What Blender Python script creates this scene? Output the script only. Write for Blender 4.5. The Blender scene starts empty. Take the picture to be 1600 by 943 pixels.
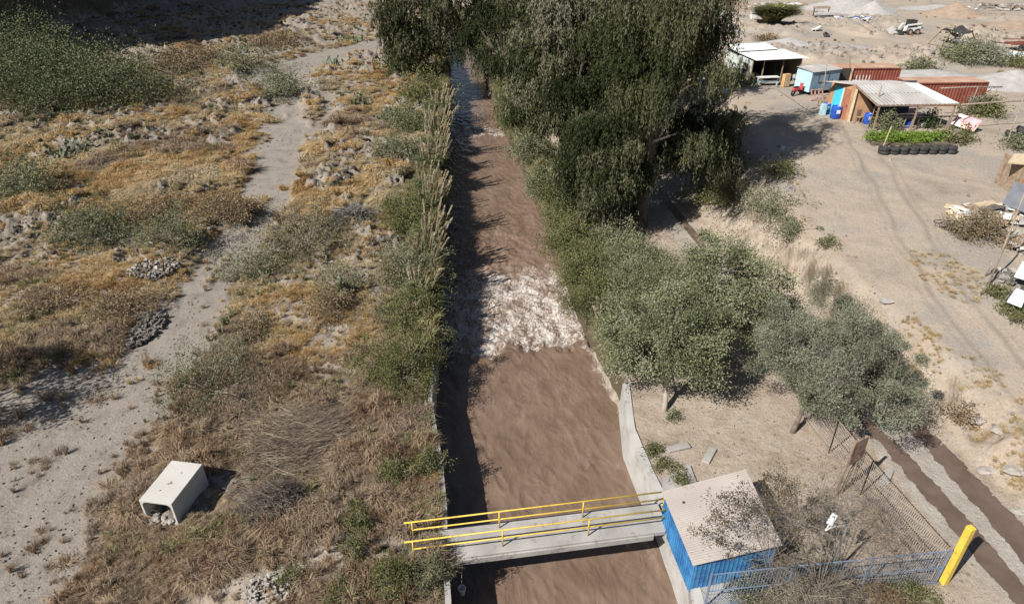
import bpy, math, random
import numpy as np
from mathutils import Vector, Matrix

# ------------------------------------------------------------------ camera, sky, sun, exposure
SC = bpy.context.scene
F = 1050.0; PITCH = math.radians(31); CH = 20.0
cam_d = bpy.data.cameras.new('camera'); cam = bpy.data.objects.new('camera', cam_d)
SC.collection.objects.link(cam); SC.camera = cam
cam.location = (0, 0, CH); cam.rotation_euler = (math.radians(90) - PITCH, 0, 0)
cam_d.sensor_width = 36; cam_d.lens = 36 * F / 1600; cam_d.clip_end = 8000; cam_d.clip_start = .1
EL, AZ = math.radians(43), math.radians(38)          # shadows run towards +x,+y at 38 degrees from x
sd = bpy.data.lights.new('sun', 'SUN'); sun = bpy.data.objects.new('sun', sd); SC.collection.objects.link(sun)
sd.energy = 5.0; sd.angle = math.radians(.5); sd.color = (1, .955, .89)
sv = Vector((math.cos(AZ) * math.cos(EL), math.sin(AZ) * math.cos(EL), -math.sin(EL)))
sun.rotation_euler = sv.to_track_quat('-Z', 'Y').to_euler()
W = bpy.data.worlds.new('World'); SC.world = W; W.use_nodes = True
nt = W.node_tree; bgn = nt.nodes['Background']; sky = nt.nodes.new('ShaderNodeTexSky'); sky.sky_type = 'NISHITA'
sky.sun_disc = False; sky.sun_elevation = EL
sky.sun_rotation = math.atan2(-sv.x, -sv.y)
nt.links.new(sky.outputs[0], bgn.inputs[0]); bgn.inputs[1].default_value = .05
SC.view_settings.view_transform = 'Standard'; SC.view_settings.look = 'None'
SC.view_settings.exposure = .4; SC.view_settings.gamma = 1; SC.view_settings.use_curve_mapping = False
SC.render.engine = 'CYCLES'
SC.cycles.max_bounces = 5; SC.cycles.diffuse_bounces = 1; SC.cycles.glossy_bounces = 2; SC.cycles.transmission_bounces = 2
SC.cycles.transparent_max_bounces = 4; SC.cycles.caustics_reflective = False; SC.cycles.caustics_refractive = False
C = SC.collection
rng = np.random.default_rng(7)
RD = random.Random(3)
cp, sp_ = math.cos(PITCH), math.sin(PITCH)

def P(px, py, z=0.0):
    u = (px - 800) / F; v = (471.5 - py) / F
    t = (z - CH) / (-sp_ + v * cp)
    return np.array((u * t, (cp + v * sp_) * t))

# ------------------------------------------------------------------ terrain
def _hash(ix, iy, s):
    h = (ix.astype(np.int64) * 374761393 + iy.astype(np.int64) * 668265263 + s * 974711) & 0xffffffff
    h = ((h ^ (h >> 13)) * 1274126177) & 0xffffffff
    return ((h ^ (h >> 16)) & 0xffff) / 65535.0
def vnoise(x, y, s=0):
    x = np.asarray(x, float); y = np.asarray(y, float)
    ix = np.floor(x); iy = np.floor(y); fx = x - ix; fy = y - iy
    fx = fx * fx * (3 - 2 * fx); fy = fy * fy * (3 - 2 * fy)
    ix = ix.astype(np.int64); iy = iy.astype(np.int64)
    a = _hash(ix, iy, s); b = _hash(ix + 1, iy, s); c = _hash(ix, iy + 1, s); d = _hash(ix + 1, iy + 1, s)
    return (a + (b - a) * fx) * (1 - fy) + (c + (d - c) * fx) * fy
def fbm(x, y, sc, o=3, s=0):
    r = 0; a = .5; t = 0; x = np.asarray(x, float) / sc; y = np.asarray(y, float) / sc
    for i in range(o):
        r = r + a * vnoise(x * 2 ** i + 17 * i, y * 2 ** i + 9 * i, s + i); t += a; a *= .55
    return r / t
def sstep(a, b, x):
    t = np.clip((x - a) / (b - a), 0, 1); return t * t * (3 - 2 * t)
XLY = [-50, 13.9, 16, 18.1, 20.5, 24.4, 30, 38, 55, 95, 130, 170, 400]
XLX = [-2, -2.03, -2.33, -2.53, -2.92, -3.75, -3.95, -4.6, -6.1, -8.4, -13, -20, -60]
XRY = [-50, 15, 18.2, 19.9, 22.4, 26, 29.8, 36, 43, 58.6, 78, 101, 130, 170, 400]
XRX = [6.3, 6.1, 5.8, 5.5, 5.15, 5.4, 4.7, 3.9, 3.1, 1.2, -1.5, -4.2, -8, -15, -55]
def XL(y): return np.interp(y, XLY, XLX)
def XR(y): return np.interp(y, XRY, XRX)
TOEY = [-50, 14, 17.8, 23.3, 31.3, 42, 51.6, 64, 80, 100, 400]; TOEX = [21, 20, 19.5, 18.3, 16, 13.3, 13.5, 15, 16, 15, 15]
TOPY = [-50, 14, 22, 24.2, 26.2, 30.7, 41.4, 64.3, 78.5, 100, 400]; TOPX = [24, 22.5, 21.6, 21.2, 20, 18.6, 18.2, 21.7, 21.6, 22, 22]
HY = [-50, 14, 22, 30, 41, 50, 400]; HH = [1, 1.1, 1.5, 2.7, 3.5, 4, 4]
PATH = [(-20, 8, 4.4), (-18.8, 15, 3.9), (-18.4, 19, 3.6), (-18.6, 23, 3.1), (-18.3, 28.8, 2.2), (-18.4, 37.3, 1.8), (-19.2, 48.9, 2.3), (-21.8, 63.3, 2.8), (-25.5, 77, 1.8), (-31, 92, 4.5), (-27, 104, 4), (-16, 122, 3)]
PATH2 = [(-19.4, 49, 1.0), (-20, 60, 1.0), (-19.5, 72, .8), (-21.5, 80, .8), (-25, 84, 1)]
PATH3 = [(-10.5, 13.0, 1.3), (-7.5, 14.8, 1.0), (-5.2, 16.2, .95), (-3.4, 16.3, .7)]
PATH4 = [(-30, 12, 5), (-26, 17, 4.5), (-23.5, 22, 3.5), (-21, 26, 1.8)]
def seg_mask(x, y, pl, soft=.8):
    best = np.full(np.shape(x), -99.0)
    for (x0, y0, w0), (x1, y1, w1) in zip(pl, pl[1:]):
        dx, dy = x1 - x0, y1 - y0
        t = np.clip(((x - x0) * dx + (y - y0) * dy) / (dx * dx + dy * dy), 0, 1)
        d = np.hypot(x - x0 - t * dx, y - y0 - t * dy)
        best = np.maximum(best, (w0 + (w1 - w0) * t) - d)
    return best
def path_mask(x, y):
    n = (fbm(x, y, 1.8, 4, 5) - .5) * 2.6
    m = np.maximum(seg_mask(x, y, PATH), seg_mask(x, y, PATH2) * 1.2)
    mid = np.exp(-((seg_mask(x, y, [(a, b, 0) for a, b, c in PATH[3:9]]) + .0) / .32) ** 2) * 1.3 * (fbm(x, y, 3, 2, 6) > .52)
    m = np.maximum(m - mid * 1.3, seg_mask(x, y, PATH4))
    return sstep(-1.0, .8, m + n + (fbm(x, y, .6, 2, 7) - .5) * 1.2)
def road_lr(y):
    L = np.interp(y, [0, 13.9, 16.2, 21.8, 35, 50.2, 62], [16.9, 16.4, 15.9, 15.3, 12.4, 9.8, 9.2])
    R = np.interp(y, [0, 14, 17.3, 23, 42, 55, 62], [19.6, 19.4, 19.1, 18.0, 13.0, 12.4, 12.0])
    return L, R
def road_mask(x, y):
    L, R = road_lr(y)
    n = (fbm(x, y, .8, 2, 8) - .5) * .5
    return sstep(-.12, .12, np.minimum(x - L, R - x) + n) * (y < 60)
def rubmask(x, y): return sstep(.48, .60, fbm(x, y, 5, 3, 21)) * sstep(34, 42, y)
def Z(x, y):
    x = np.asarray(x, float); y = np.asarray(y, float)
    pm = path_mask(x, y); xl = XL(y); xr = XR(y)
    left = sstep(0, 3, xl - x)
    z = left * (1 - pm) * ((fbm(x, y, 3.2, 4, 1) - .45) * 1.0 + (fbm(x, y, 9, 2, 3) - .5) * .8 * sstep(30, 60, y))
    rub = rubmask(x, y) * left * (1 - pm)
    z = z + rub * (np.abs(fbm(x, y, 1.1, 4, 22) - .5) * 2.7 + .12)
    z = z + left * .25 * (fbm(x, y, .5, 2, 30) - .5) * (1 - pm) * sstep(14, 18, y)
    z = z - .12 * pm * left
    # yard plateau on the right
    xt = np.interp(y, TOEY, TOEX); xe = np.interp(y, TOPY, TOPX); h = np.interp(y, HY, HH)
    k = sstep(0, 1, (x - xt) / (xe - xt))
    bump = np.sin(k * np.pi) * (fbm(x, y, 1.2, 3, 40) - .45) * 1.3
    right = sstep(0, 1.2, x - xr)
    rest = right * (1 - k) * (1 - road_mask(x, y)) * (fbm(x, y, 1.7, 3, 41) - .5) * .22 * sstep(17, 22, y)
    z = z + k * h + bump + rest + k * (fbm(x, y, 2.4, 3, 42) - .5) * .16
    rr = sstep(.52, .7, fbm(x, y, 7, 2, 52)) * sstep(70, 76, y) * k * (x > 19)
    z = z + rr * (.4 + np.abs(fbm(x, y, 1.3, 4, 53) - .5) * 1.9) * sstep(125, 100, y)
    # hill to the left of the picture that shades the far corner
    hill = sstep(0, 16, -x - 62 - .12 * y + 8 * (fbm(x, y, 12, 2, 60) - .5)) * sstep(78, 92, y) * 60
    z = z + hill * (.85 + .3 * fbm(x, y, 8, 3, 61))
    inside = (x > xl + .004) & (x < xr - .004)
    return np.where(inside, -4.2, z)
def G(px, py):
    z = 0.0
    for _ in range(8):
        x, y = P(px, py, z); z = .5 * z + .5 * float(Z(x, y))
    return np.array((x, y, float(Z(x, y))))

# ------------------------------------------------------------------ materials
def mat(name, c1, c2=None, scale=4, rough=.85, bump=0, bscale=None, metal=0, detail=4, c3=None, s3=.7, stripes=None):
    m = bpy.data.materials.new(name); m.use_nodes = True; n = m.node_tree; b = n.nodes['Principled BSDF']
    b.inputs['Roughness'].default_value = rough; b.inputs['Metallic'].default_value = metal
    b.inputs['Base Color'].default_value = (*c1, 1)
    tc = n.nodes.new('ShaderNodeTexCoord')
    if c2:
        no = n.nodes.new('ShaderNodeTexNoise'); no.inputs['Scale'].default_value = scale; no.inputs['Detail'].default_value = detail
        n.links.new(tc.outputs['Object'], no.inputs['Vector'])
        r = n.nodes.new('ShaderNodeValToRGB'); r.color_ramp.elements[0].position = .36; r.color_ramp.elements[1].position = .64
        r.color_ramp.elements[0].color = (*c1, 1); r.color_ramp.elements[1].color = (*c2, 1)
        n.links.new(no.outputs[0], r.inputs[0]); out = r.outputs[0]
        if c3:
            n2 = n.nodes.new('ShaderNodeTexNoise'); n2.inputs['Scale'].default_value = scale * s3; n2.inputs['Detail'].default_value = 6
            n2.inputs['Roughness'].default_value = .75
            n.links.new(tc.outputs['Object'], n2.inputs['Vector'])
            r2 = n.nodes.new('ShaderNodeValToRGB'); r2.color_ramp.elements[0].position = .55; r2.color_ramp.elements[1].position = .68
            n.links.new(n2.outputs[0], r2.inputs[0])
            mx = n.nodes.new('ShaderNodeMixRGB'); n.links.new(r2.outputs[0], mx.inputs[0]); n.links.new(out, mx.inputs[1]); mx.inputs[2].default_value = (*c3, 1)
            out = mx.outputs[0]
        n.links.new(out, b.inputs['Base Color'])
    if bump:
        nb = n.nodes.new('ShaderNodeTexNoise'); nb.inputs['Scale'].default_value = bscale or scale * 6; nb.inputs['Detail'].default_value = 4
        n.links.new(tc.outputs['Object'], nb.inputs['Vector'])
        bp = n.nodes.new('ShaderNodeBump'); bp.inputs['Strength'].default_value = 1; bp.inputs['Distance'].default_value = bump
        n.links.new(nb.outputs[0], bp.inputs['Height']); n.links.new(bp.outputs[0], b.inputs['Normal'])
    return m
def leafmat(name, cols, trans=.14, noise=None):
    """colours by the per-leaf attribute v"""
    m = bpy.data.materials.new(name); m.use_nodes = True; n = m.node_tree; n.nodes.clear()
    out = n.nodes.new('ShaderNodeOutputMaterial'); a = n.nodes.new('ShaderNodeAttribute'); a.attribute_name = 'v'
    r = n.nodes.new('ShaderNodeValToRGB'); e = r.color_ramp.elements
    while len(e) < len(cols): e.new(.5)
    for i, c in enumerate(cols): e[i].position = i / (len(cols) - 1); e[i].color = (*c, 1)
    n.links.new(a.outputs['Fac'], r.inputs[0])
    d = n.nodes.new('ShaderNodeBsdfDiffuse'); t = n.nodes.new('ShaderNodeBsdfTranslucent'); mx = n.nodes.new('ShaderNodeMixShader')
    mx.inputs[0].default_value = trans
    n.links.new(r.outputs[0], d.inputs[0]); n.links.new(r.outputs[0], t.inputs[0])
    n.links.new(d.outputs[0], mx.inputs[1]); n.links.new(t.outputs[0], mx.inputs[2]); n.links.new(mx.outputs[0], out.inputs[0])
    return m
def tuftmat(name, ramp, scale=.16, rnd=.5, trans=.2):
    """colour by where each tuft grows (patches) plus a random offset per tuft"""
    m = bpy.data.materials.new(name); m.use_nodes = True; n = m.node_tree; n.nodes.clear()
    out = n.nodes.new('ShaderNodeOutputMaterial'); oi = n.nodes.new('ShaderNodeObjectInfo')
    no = n.nodes.new('ShaderNodeTexNoise'); no.inputs['Scale'].default_value = scale; no.inputs['Detail'].default_value = 3
    n.links.new(oi.outputs['Location'], no.inputs['Vector'])
    a = n.nodes.new('ShaderNodeAttribute'); a.attribute_name = 'v'
    m1 = n.nodes.new('ShaderNodeMath'); m1.operation = 'MULTIPLY_ADD'; n.links.new(oi.outputs['Random'], m1.inputs[0]); m1.inputs[1].default_value = rnd
    m1.inputs[2].default_value = -rnd / 2
    m2 = n.nodes.new('ShaderNodeMath'); m2.operation = 'MULTIPLY_ADD'; n.links.new(no.outputs[0], m2.inputs[0]); m2.inputs[1].default_value = 2.6; m2.inputs[2].default_value = -.95
    m3 = n.nodes.new('ShaderNodeMath'); n.links.new(m1.outputs[0], m3.inputs[0]); n.links.new(m2.outputs[0], m3.inputs[1])
    m4 = n.nodes.new('ShaderNodeMath'); m4.operation = 'MULTIPLY_ADD'; n.links.new(a.outputs['Fac'], m4.inputs[0]); m4.inputs[1].default_value = .55; n.links.new(m3.outputs[0], m4.inputs[2])
    r = n.nodes.new('ShaderNodeValToRGB'); e = r.color_ramp.elements
    while len(e) < len(ramp): e.new(.5)
    for i, c in enumerate(ramp): e[i].position = .1 + .8 * i / (len(ramp) - 1); e[i].color = (*c, 1)
    n.links.new(m4.outputs[0], r.inputs[0])
    d = n.nodes.new('ShaderNodeBsdfDiffuse'); t = n.nodes.new('ShaderNodeBsdfTranslucent'); mx = n.nodes.new('ShaderNodeMixShader')
    mx.inputs[0].default_value = trans
    n.links.new(r.outputs[0], d.inputs[0]); n.links.new(r.outputs[0], t.inputs[0])
    n.links.new(d.outputs[0], mx.inputs[1]); n.links.new(t.outputs[0], mx.inputs[2]); n.links.new(mx.outputs[0], out.inputs[0])
    return m

# ------------------------------------------------------------------ mesh helpers
class MB:
    def __init__(s): s.v = []; s.f = []
    def add(s, vs, fs):
        o = len(s.v); s.v += [tuple(map(float, p)) for p in vs]; s.f += [tuple(o + i for i in f) for f in fs]; return s
    def box(s, c, d, rz=0, R=None):
        x, y, z = d[0] / 2, d[1] / 2, d[2] / 2
        M = R if R is not None else Matrix.Rotation(rz, 3, 'Z'); c = Vector(c)
        vs = [c + M @ Vector((a * x, b * y, e * z)) for a, b, e in ((-1,-1,-1),(1,-1,-1),(1,1,-1),(-1,1,-1),(-1,-1,1),(1,-1,1),(1,1,1),(-1,1,1))]
        return s.add(vs, [(0,3,2,1),(4,5,6,7),(0,1,5,4),(1,2,6,5),(2,3,7,6),(3,0,4,7)])
    def bar(s, p, q, w, h=None):
        p = Vector(p); q = Vector(q); d = q - p
        R = d.to_track_quat('X', 'Z').to_matrix()
        return s.box((p + q) / 2, (d.length, w, h or w), R=R)
    def tube(s, pts, rad, n=6, cap=True):
        pts = [Vector(p) for p in pts]; rad = rad if hasattr(rad, '__len__') else [rad] * len(pts)
        vs = []; fs = []
        for i, p in enumerate(pts):
            t = (pts[min(i + 1, len(pts) - 1)] - pts[max(i - 1, 0)]).normalized()
            a = t.cross(Vector((.31, .17, .93))); a = a if a.length > .05 else t.cross(Vector((1, 0, 0)))
            a.normalize(); b = t.cross(a)
            for k in range(n):
                an = 2 * math.pi * k / n; vs.append(p + (a * math.cos(an) + b * math.sin(an)) * rad[i])
        for i in range(len(pts) - 1):
            for k in range(n):
                fs.append((i * n + k, i * n + (k + 1) % n, (i + 1) * n + (k + 1) % n, (i + 1) * n + k))
        if cap: fs.append(tuple(range(n - 1, -1, -1))); fs.append(tuple((len(pts) - 1) * n + k for k in range(n)))
        return s.add(vs, fs)
    def lathe(s, prof, c=(0, 0, 0), n=16, R=None):
        c = Vector(c); R = R or Matrix.Identity(3); vs = []; fs = []
        for r, z in prof:
            for k in range(n):
                a = 2 * math.pi * k / n; vs.append(c + R @ Vector((r * math.cos(a), r * math.sin(a), z)))
        for i in range(len(prof) - 1):
            for k in range(n): fs.append((i * n + k, i * n + (k + 1) % n, (i + 1) * n + (k + 1) % n, (i + 1) * n + k))
        return s.add(vs, fs)
    def prism(s, poly, z0, z1):
        n = len(poly); vs = [(x, y, z0) for x, y in poly] + [(x, y, z1) for x, y in poly]
        return s.add(vs, [tuple(range(n - 1, -1, -1)), tuple(range(n, 2 * n))] + [(i, (i + 1) % n, n + (i + 1) % n, n + i) for i in range(n)])
    def slab(s, q, th=.03):
        """four 3D corners (top face), thickness downwards"""
        q = [Vector(p) for p in q]; n = (q[1] - q[0]).cross(q[3] - q[0]).normalized()
        if n.z < 0: n = -n
        b = [p - n * th for p in q]
        return s.add(q + b, [(0,1,2,3),(7,6,5,4),(0,4,5,1),(1,5,6,2),(2,6,7,3),(3,7,4,0)])
    def corr(s, q, pitch=.18, amp=.03, th=.012, along=0):
        """corrugated sheet on a quad; ridges run from edge 0-1 to edge 3-2"""
        q = [Vector(p) for p in q]
        if along: q = [q[1], q[2], q[3], q[0]]
        L = (q[1] - q[0]).length; n = max(4, int(L / pitch * 4)); nr = (q[1] - q[0]).cross(q[3] - q[0]).normalized()
        if nr.z < 0: nr = -nr
        vs = []; fs = []
        for i in range(n + 1):
            t = i / n; a = q[0].lerp(q[1], t); b = q[3].lerp(q[2], t); o = nr * (amp * math.sin(i * math.pi / 2))
            vs += [a + o, b + o, a + o - nr * th, b + o - nr * th]
        for i in range(n):
            k = i * 4; fs += [(k, k + 4, k + 5, k + 1), (k + 2, k + 3, k + 7, k + 6), (k, k + 2, k + 6, k + 4), (k + 1, k + 5, k + 7, k + 3)]
        return s.add(vs, fs)
    def build(s, name, m, parent=None, smooth=False, bevel=0):
        me = bpy.data.meshes.new(name); me.from_pydata(s.v, [], s.f); me.materials.append(m)
        if smooth: me.polygons.foreach_set('use_smooth', [True] * len(me.polygons))
        o = bpy.data.objects.new(name, me); C.objects.link(o)
        if parent: o.parent = parent
        if bevel:
            b = o.modifiers.new('b', 'BEVEL'); b.width = bevel; b.segments = 2; b.limit_method = 'ANGLE'
        return o
def tag(o, label=None, cat=None, group=None, kind=None):
    for k, v in (('label', label), ('category', cat), ('group', group), ('kind', kind)):
        if v: o[k] = v
    return o
def empty(name, loc=(0, 0, 0), rz=0, label=None, cat=None, group=None):
    o = bpy.data.objects.new(name, None); C.objects.link(o); o.location = tuple(map(float, loc)); o.rotation_euler = (0, 0, rz)
    o.empty_display_size = .3
    return tag(o, label, cat, group)
def npmesh(name, V, K, m, vattr=None, parent=None, link=True, smooth=False):
    """V: (N*K,3) vertices, faces of K consecutive vertices"""
    V = np.asarray(V, np.float32).reshape(-1, 3); nf = len(V) // K
    me = bpy.data.meshes.new(name); me.vertices.add(len(V)); me.vertices.foreach_set('co', V.ravel())
    me.loops.add(len(V)); me.loops.foreach_set('vertex_index', np.arange(len(V), dtype=np.int32))
    me.polygons.add(nf); me.polygons.foreach_set('loop_start', np.arange(0, len(V), K, dtype=np.int32))
    me.polygons.foreach_set('loop_total', np.full(nf, K, np.int32))
    if vattr is not None:
        a = me.attributes.new('v', 'FLOAT', 'POINT'); a.data.foreach_set('value', np.asarray(vattr, np.float32))
    me.materials.append(m); me.update(calc_edges=True)
    o = bpy.data.objects.new(name, me)
    if link: C.objects.link(o)
    if parent: o.parent = parent
    return o
def nrm(a): return a / np.maximum(np.linalg.norm(a, axis=-1, keepdims=True), 1e-9)
def leafq(c, d, L, Wd, r=rng, up=None):
    """leaf quads (4 verts each, pointed-ish) starting at c along d"""
    n = len(c); d = nrm(d); rv = nrm(r.normal(size=(n, 3)))
    if up is not None: rv = nrm(rv + np.asarray(up))
    s = nrm(np.cross(d, rv)); L = np.broadcast_to(L, (n,))[:, None]; Wd = np.broadcast_to(Wd, (n,))[:, None]
    nn = np.cross(s, d)
    a = c; b = c + d * L * .45 + s * Wd * .5 + nn * L * .06; e = c + d * L; f = c + d * L * .5 - s * Wd * .5 + nn * L * .06
    return np.stack([a, b, e, f], 1).reshape(-1, 3)
def rdir(n, r=rng): return nrm(r.normal(size=(n, 3)))

# ------------------------------------------------------------------ colours
M_trunk = mat('bark', (.10, .08, .06), (.20, .165, .13), 3, .9, .02, 14)
M_twig = mat('dry_twig', (.22, .18, .14), (.34, .29, .23), 3, .9)
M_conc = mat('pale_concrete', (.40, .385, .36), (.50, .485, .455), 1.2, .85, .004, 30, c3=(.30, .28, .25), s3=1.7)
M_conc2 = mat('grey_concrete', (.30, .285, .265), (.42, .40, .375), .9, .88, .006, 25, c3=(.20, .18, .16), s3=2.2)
M_yel = mat('yellow_paint', (.76, .54, .08), (.68, .46, .07), 3, .5, c3=(.35, .22, .06), s3=2)
M_blue = mat('blue_paint', (.025, .13, .34), (.055, .25, .50), 1.8, .7, c3=(.14, .30, .44), s3=3)
M_wood = mat('old_wood', (.24, .17, .115), (.36, .27, .19), 4, .85, c3=(.14, .10, .075))
M_woodp = mat('pale_wood', (.48, .37, .24), (.60, .49, .34), 4, .8)
M_rust = mat('red_container_paint', (.19, .05, .034), (.27, .085, .055), 1.1, .6, c3=(.20, .06, .035), s3=2)
M_rroof = mat('rusty_roof_steel', (.40, .23, .15), (.50, .35, .26), .9, .8, c3=(.30, .15, .09), s3=2)
M_white = mat('white_paint', (.74, .75, .74), (.62, .63, .62), 2, .55)
M_zinc = mat('zinc_sheet', (.62, .63, .62), (.74, .74, .72), .8, .6, c3=(.50, .46, .40), s3=1.4)
M_zinc2 = mat('worn_zinc_sheet', (.34, .325, .31), (.46, .44, .415), .7, .65, c3=(.36, .30, .25), s3=1.4)
M_beige = mat('beige_roof_sheet', (.42, .37, .33), (.50, .445, .40), .8, .75, c3=(.34, .28, .235), s3=2)
M_black = mat('black_rubber', (.025, .025, .026), (.05, .048, .045), 5, .8)
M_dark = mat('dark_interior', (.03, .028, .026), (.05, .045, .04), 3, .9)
M_cyan = mat('cyan_door_paint', (.06, .52, .68), (.09, .58, .72), 2, .5)
M_lblue = mat('pale_blue_panel', (.42, .66, .72), (.50, .72, .76), 1.2, .55)
M_mblue = mat('grey_blue_panel', (.20, .31, .42), (.26, .38, .48), 2, .6)
M_drum = mat('blue_plastic', (.015, .07, .42), (.02, .10, .50), 3, .4)
M_brown = mat('brown_door_paint', (.34, .13, .075), (.40, .17, .10), 3, .7)
M_ply = mat('plywood', (.40, .22, .12), (.50, .30, .17), 1.6, .8, c3=(.30, .16, .09))
M_yell2 = mat('cream_wall', (.62, .54, .30), (.68, .60, .38), 2, .7)
M_stone = mat('grey_stone', (.30, .27, .24), (.46, .42, .37), 2, .9, .03, 6)
M_stone2 = mat('dark_stone', (.10, .09, .08), (.20, .18, .16), 2, .9, .03, 6)
M_orange = mat('orange_paint', (.70, .20, .03), (.62, .17, .03), 2, .6)
M_slate = mat('slate_grey_panel', (.13, .14, .16), (.17, .18, .20), 2, .5)
M_grav = mat('grey_gravel', (.34, .325, .31), (.43, .41, .39), 1.5, .95, .05, 9)
M_sand = mat('brown_sand', (.30, .22, .16), (.38, .29, .22), 1.5, .95, .04, 9)

M_dtrunk = mat('dark_bark', (.05, .042, .034), (.11, .09, .075), 3, .9, .02, 14)
L_dark = leafmat('weeping_leaf', [(.022, .028, .014), (.05, .062, .027), (.095, .105, .052), (.15, .15, .092), (.215, .205, .145)])
L_green = leafmat('fresh_leaf', [(.06, .07, .027), (.12, .13, .052), (.19, .192, .085), (.28, .265, .14)])
L_broad = leafmat('dusty_leaf', [(.08, .095, .05), (.16, .175, .095), (.25, .26, .155), (.35, .345, .24)])
L_olive = leafmat('olive_leaf', [(.10, .11, .075), (.18, .19, .13), (.27, .28, .20), (.36, .36, .28)])
L_grey = leafmat('grey_green_leaf', [(.085, .095, .05), (.15, .165, .09), (.22, .23, .14), (.31, .295, .20)])
L_dry = leafmat('dry_leaf', [(.10, .07, .045), (.20, .145, .09), (.32, .24, .15), (.42, .34, .22)])
L_reed = leafmat('reed_leaf', [(.06, .08, .035), (.11, .14, .06), (.18, .205, .10), (.34, .31, .18)])
L_plume = leafmat('plume', [(.42, .34, .22), (.58, .50, .35), (.68, .62, .47)], .4)
L_cact = leafmat('cactus_pad', [(.07, .10, .055), (.12, .155, .09), (.19, .22, .14)], 0)
L_deep = leafmat('dark_leaf', [(.02, .035, .015), (.035, .06, .02), (.07, .10, .035), (.11, .15, .06)])  # deep green leaf colours for the darkest bushes

# ------------------------------------------------------------------ ground sheet
def fan(ys, ncl=430, ncc=24, ncr=430):
    rows = []
    for y in ys:
        xl, xr = XL(y), XR(y); Wd = 30 + .98 * max(y, 0) if y < 200 else 30 + .98 * 200 + (y - 200) * 2
        tl = np.linspace(0, 1, ncl); tr = np.linspace(0, 1, ncr)
        a = -Wd + (xl + Wd) * (1 - (1 - tl) ** 1.25); b = np.linspace(xl + .02, xr - .02, ncc); c = xr + (Wd - xr) * tr ** 1.25
        rows.append(np.concatenate([a, b, c]))
    return np.array(rows)
ys = [-60, -30, -10, 0, 6, 9]
y = 11.0
while y < 185: ys.append(y); y += .05 + y * .0042
ys += [200, 230, 280, 350, 500, 800, 1500, 3500]
ys = np.array(ys); XX = fan(ys); YY = np.repeat(ys[:, None], XX.shape[1], 1); ZZ = Z(XX, YY)
ZZ[YY > 300] = np.minimum(ZZ[YY > 300], 4)
nr_, nc_ = XX.shape
me = bpy.data.meshes.new('ground'); V = np.stack([XX, YY, ZZ], -1).reshape(-1, 3).astype(np.float32)
idx = np.arange(nr_ * nc_).reshape(nr_, nc_); Fq = np.stack([idx[:-1, :-1], idx[:-1, 1:], idx[1:, 1:], idx[1:, :-1]], -1).reshape(-1, 4).astype(np.int32)
me.vertices.add(len(V)); me.vertices.foreach_set('co', V.ravel()); me.loops.add(Fq.size); me.loops.foreach_set('vertex_index', Fq.ravel())
me.polygons.add(len(Fq)); me.polygons.foreach_set('loop_start', np.arange(0, Fq.size, 4, dtype=np.int32)); me.polygons.foreach_set('loop_total', np.full(len(Fq), 4, np.int32))
def ground_masks(x, y):
    pm = path_mask(x, y)
    xt = np.interp(y, TOEY, TOEX); xe = np.interp(y, TOPY, TOPX)
    right = sstep(0, .3, x - XR(y))
    yard = sstep(.55, 1.0, (x - xt) / (xe - xt) + (fbm(x, y, 1.5, 3, 70) - .5) * .7)
    slope = sstep(0, .3, (x - xt) / (xe - xt)) * (1 - yard)
    road = road_mask(x, y)
    p3 = sstep(-.3, .4, seg_mask(x, y, PATH3) + (fbm(x, y, 1, 2, 71) - .5))
    return pm, right, yard, slope, road, p3
pm, rt, yd, sl, rd, p3 = ground_masks(XX, YY)
col = np.zeros((nr_, nc_, 4), np.float32); col[..., 0] = np.maximum(pm, .75 * rubmask(XX, YY) * (XX < XL(YY))); col[..., 1] = np.maximum(yd, p3 * .8); col[..., 2] = rt * (1 - yd); col[..., 3] = rd
a = me.attributes.new('mask', 'FLOAT_COLOR', 'POINT'); a.data.foreach_set('color', col.ravel())
YR = [(30, 62, 1), (26.4, 49, 1), (23.6, 36.4, 1), (22.3, 29.6, 1), (22.3, 23, 1), (23.5, 14, 1)]; YR2 = [(24.5, 60, 1), (25.6, 50, 1), (28, 44, 1), (36, 40, 1)]
def rutf(pl, w):
    d = 1 - seg_mask(XX, YY, pl) + (fbm(XX, YY, 2.5, 2, 130) - .5) * .5
    return np.exp(-((d - w) / .16) ** 2) + np.exp(-((d - w - .5) / .10) ** 2) * .5
rut = (np.maximum(rutf(YR, .8), rutf(YR2, .7) * .7) * (.4 + .9 * fbm(XX, YY, 1.5, 2, 131)) * (col[..., 1] > .3)).astype(np.float32)
a = me.attributes.new('rut', 'FLOAT', 'POINT'); a.data.foreach_set('value', np.clip(rut, 0, 1).ravel())
me.update(calc_edges=True); me.polygons.foreach_set('use_smooth', np.ones(len(Fq), bool))
ground = bpy.data.objects.new('ground', me); C.objects.link(ground); tag(ground, kind='structure')
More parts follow.
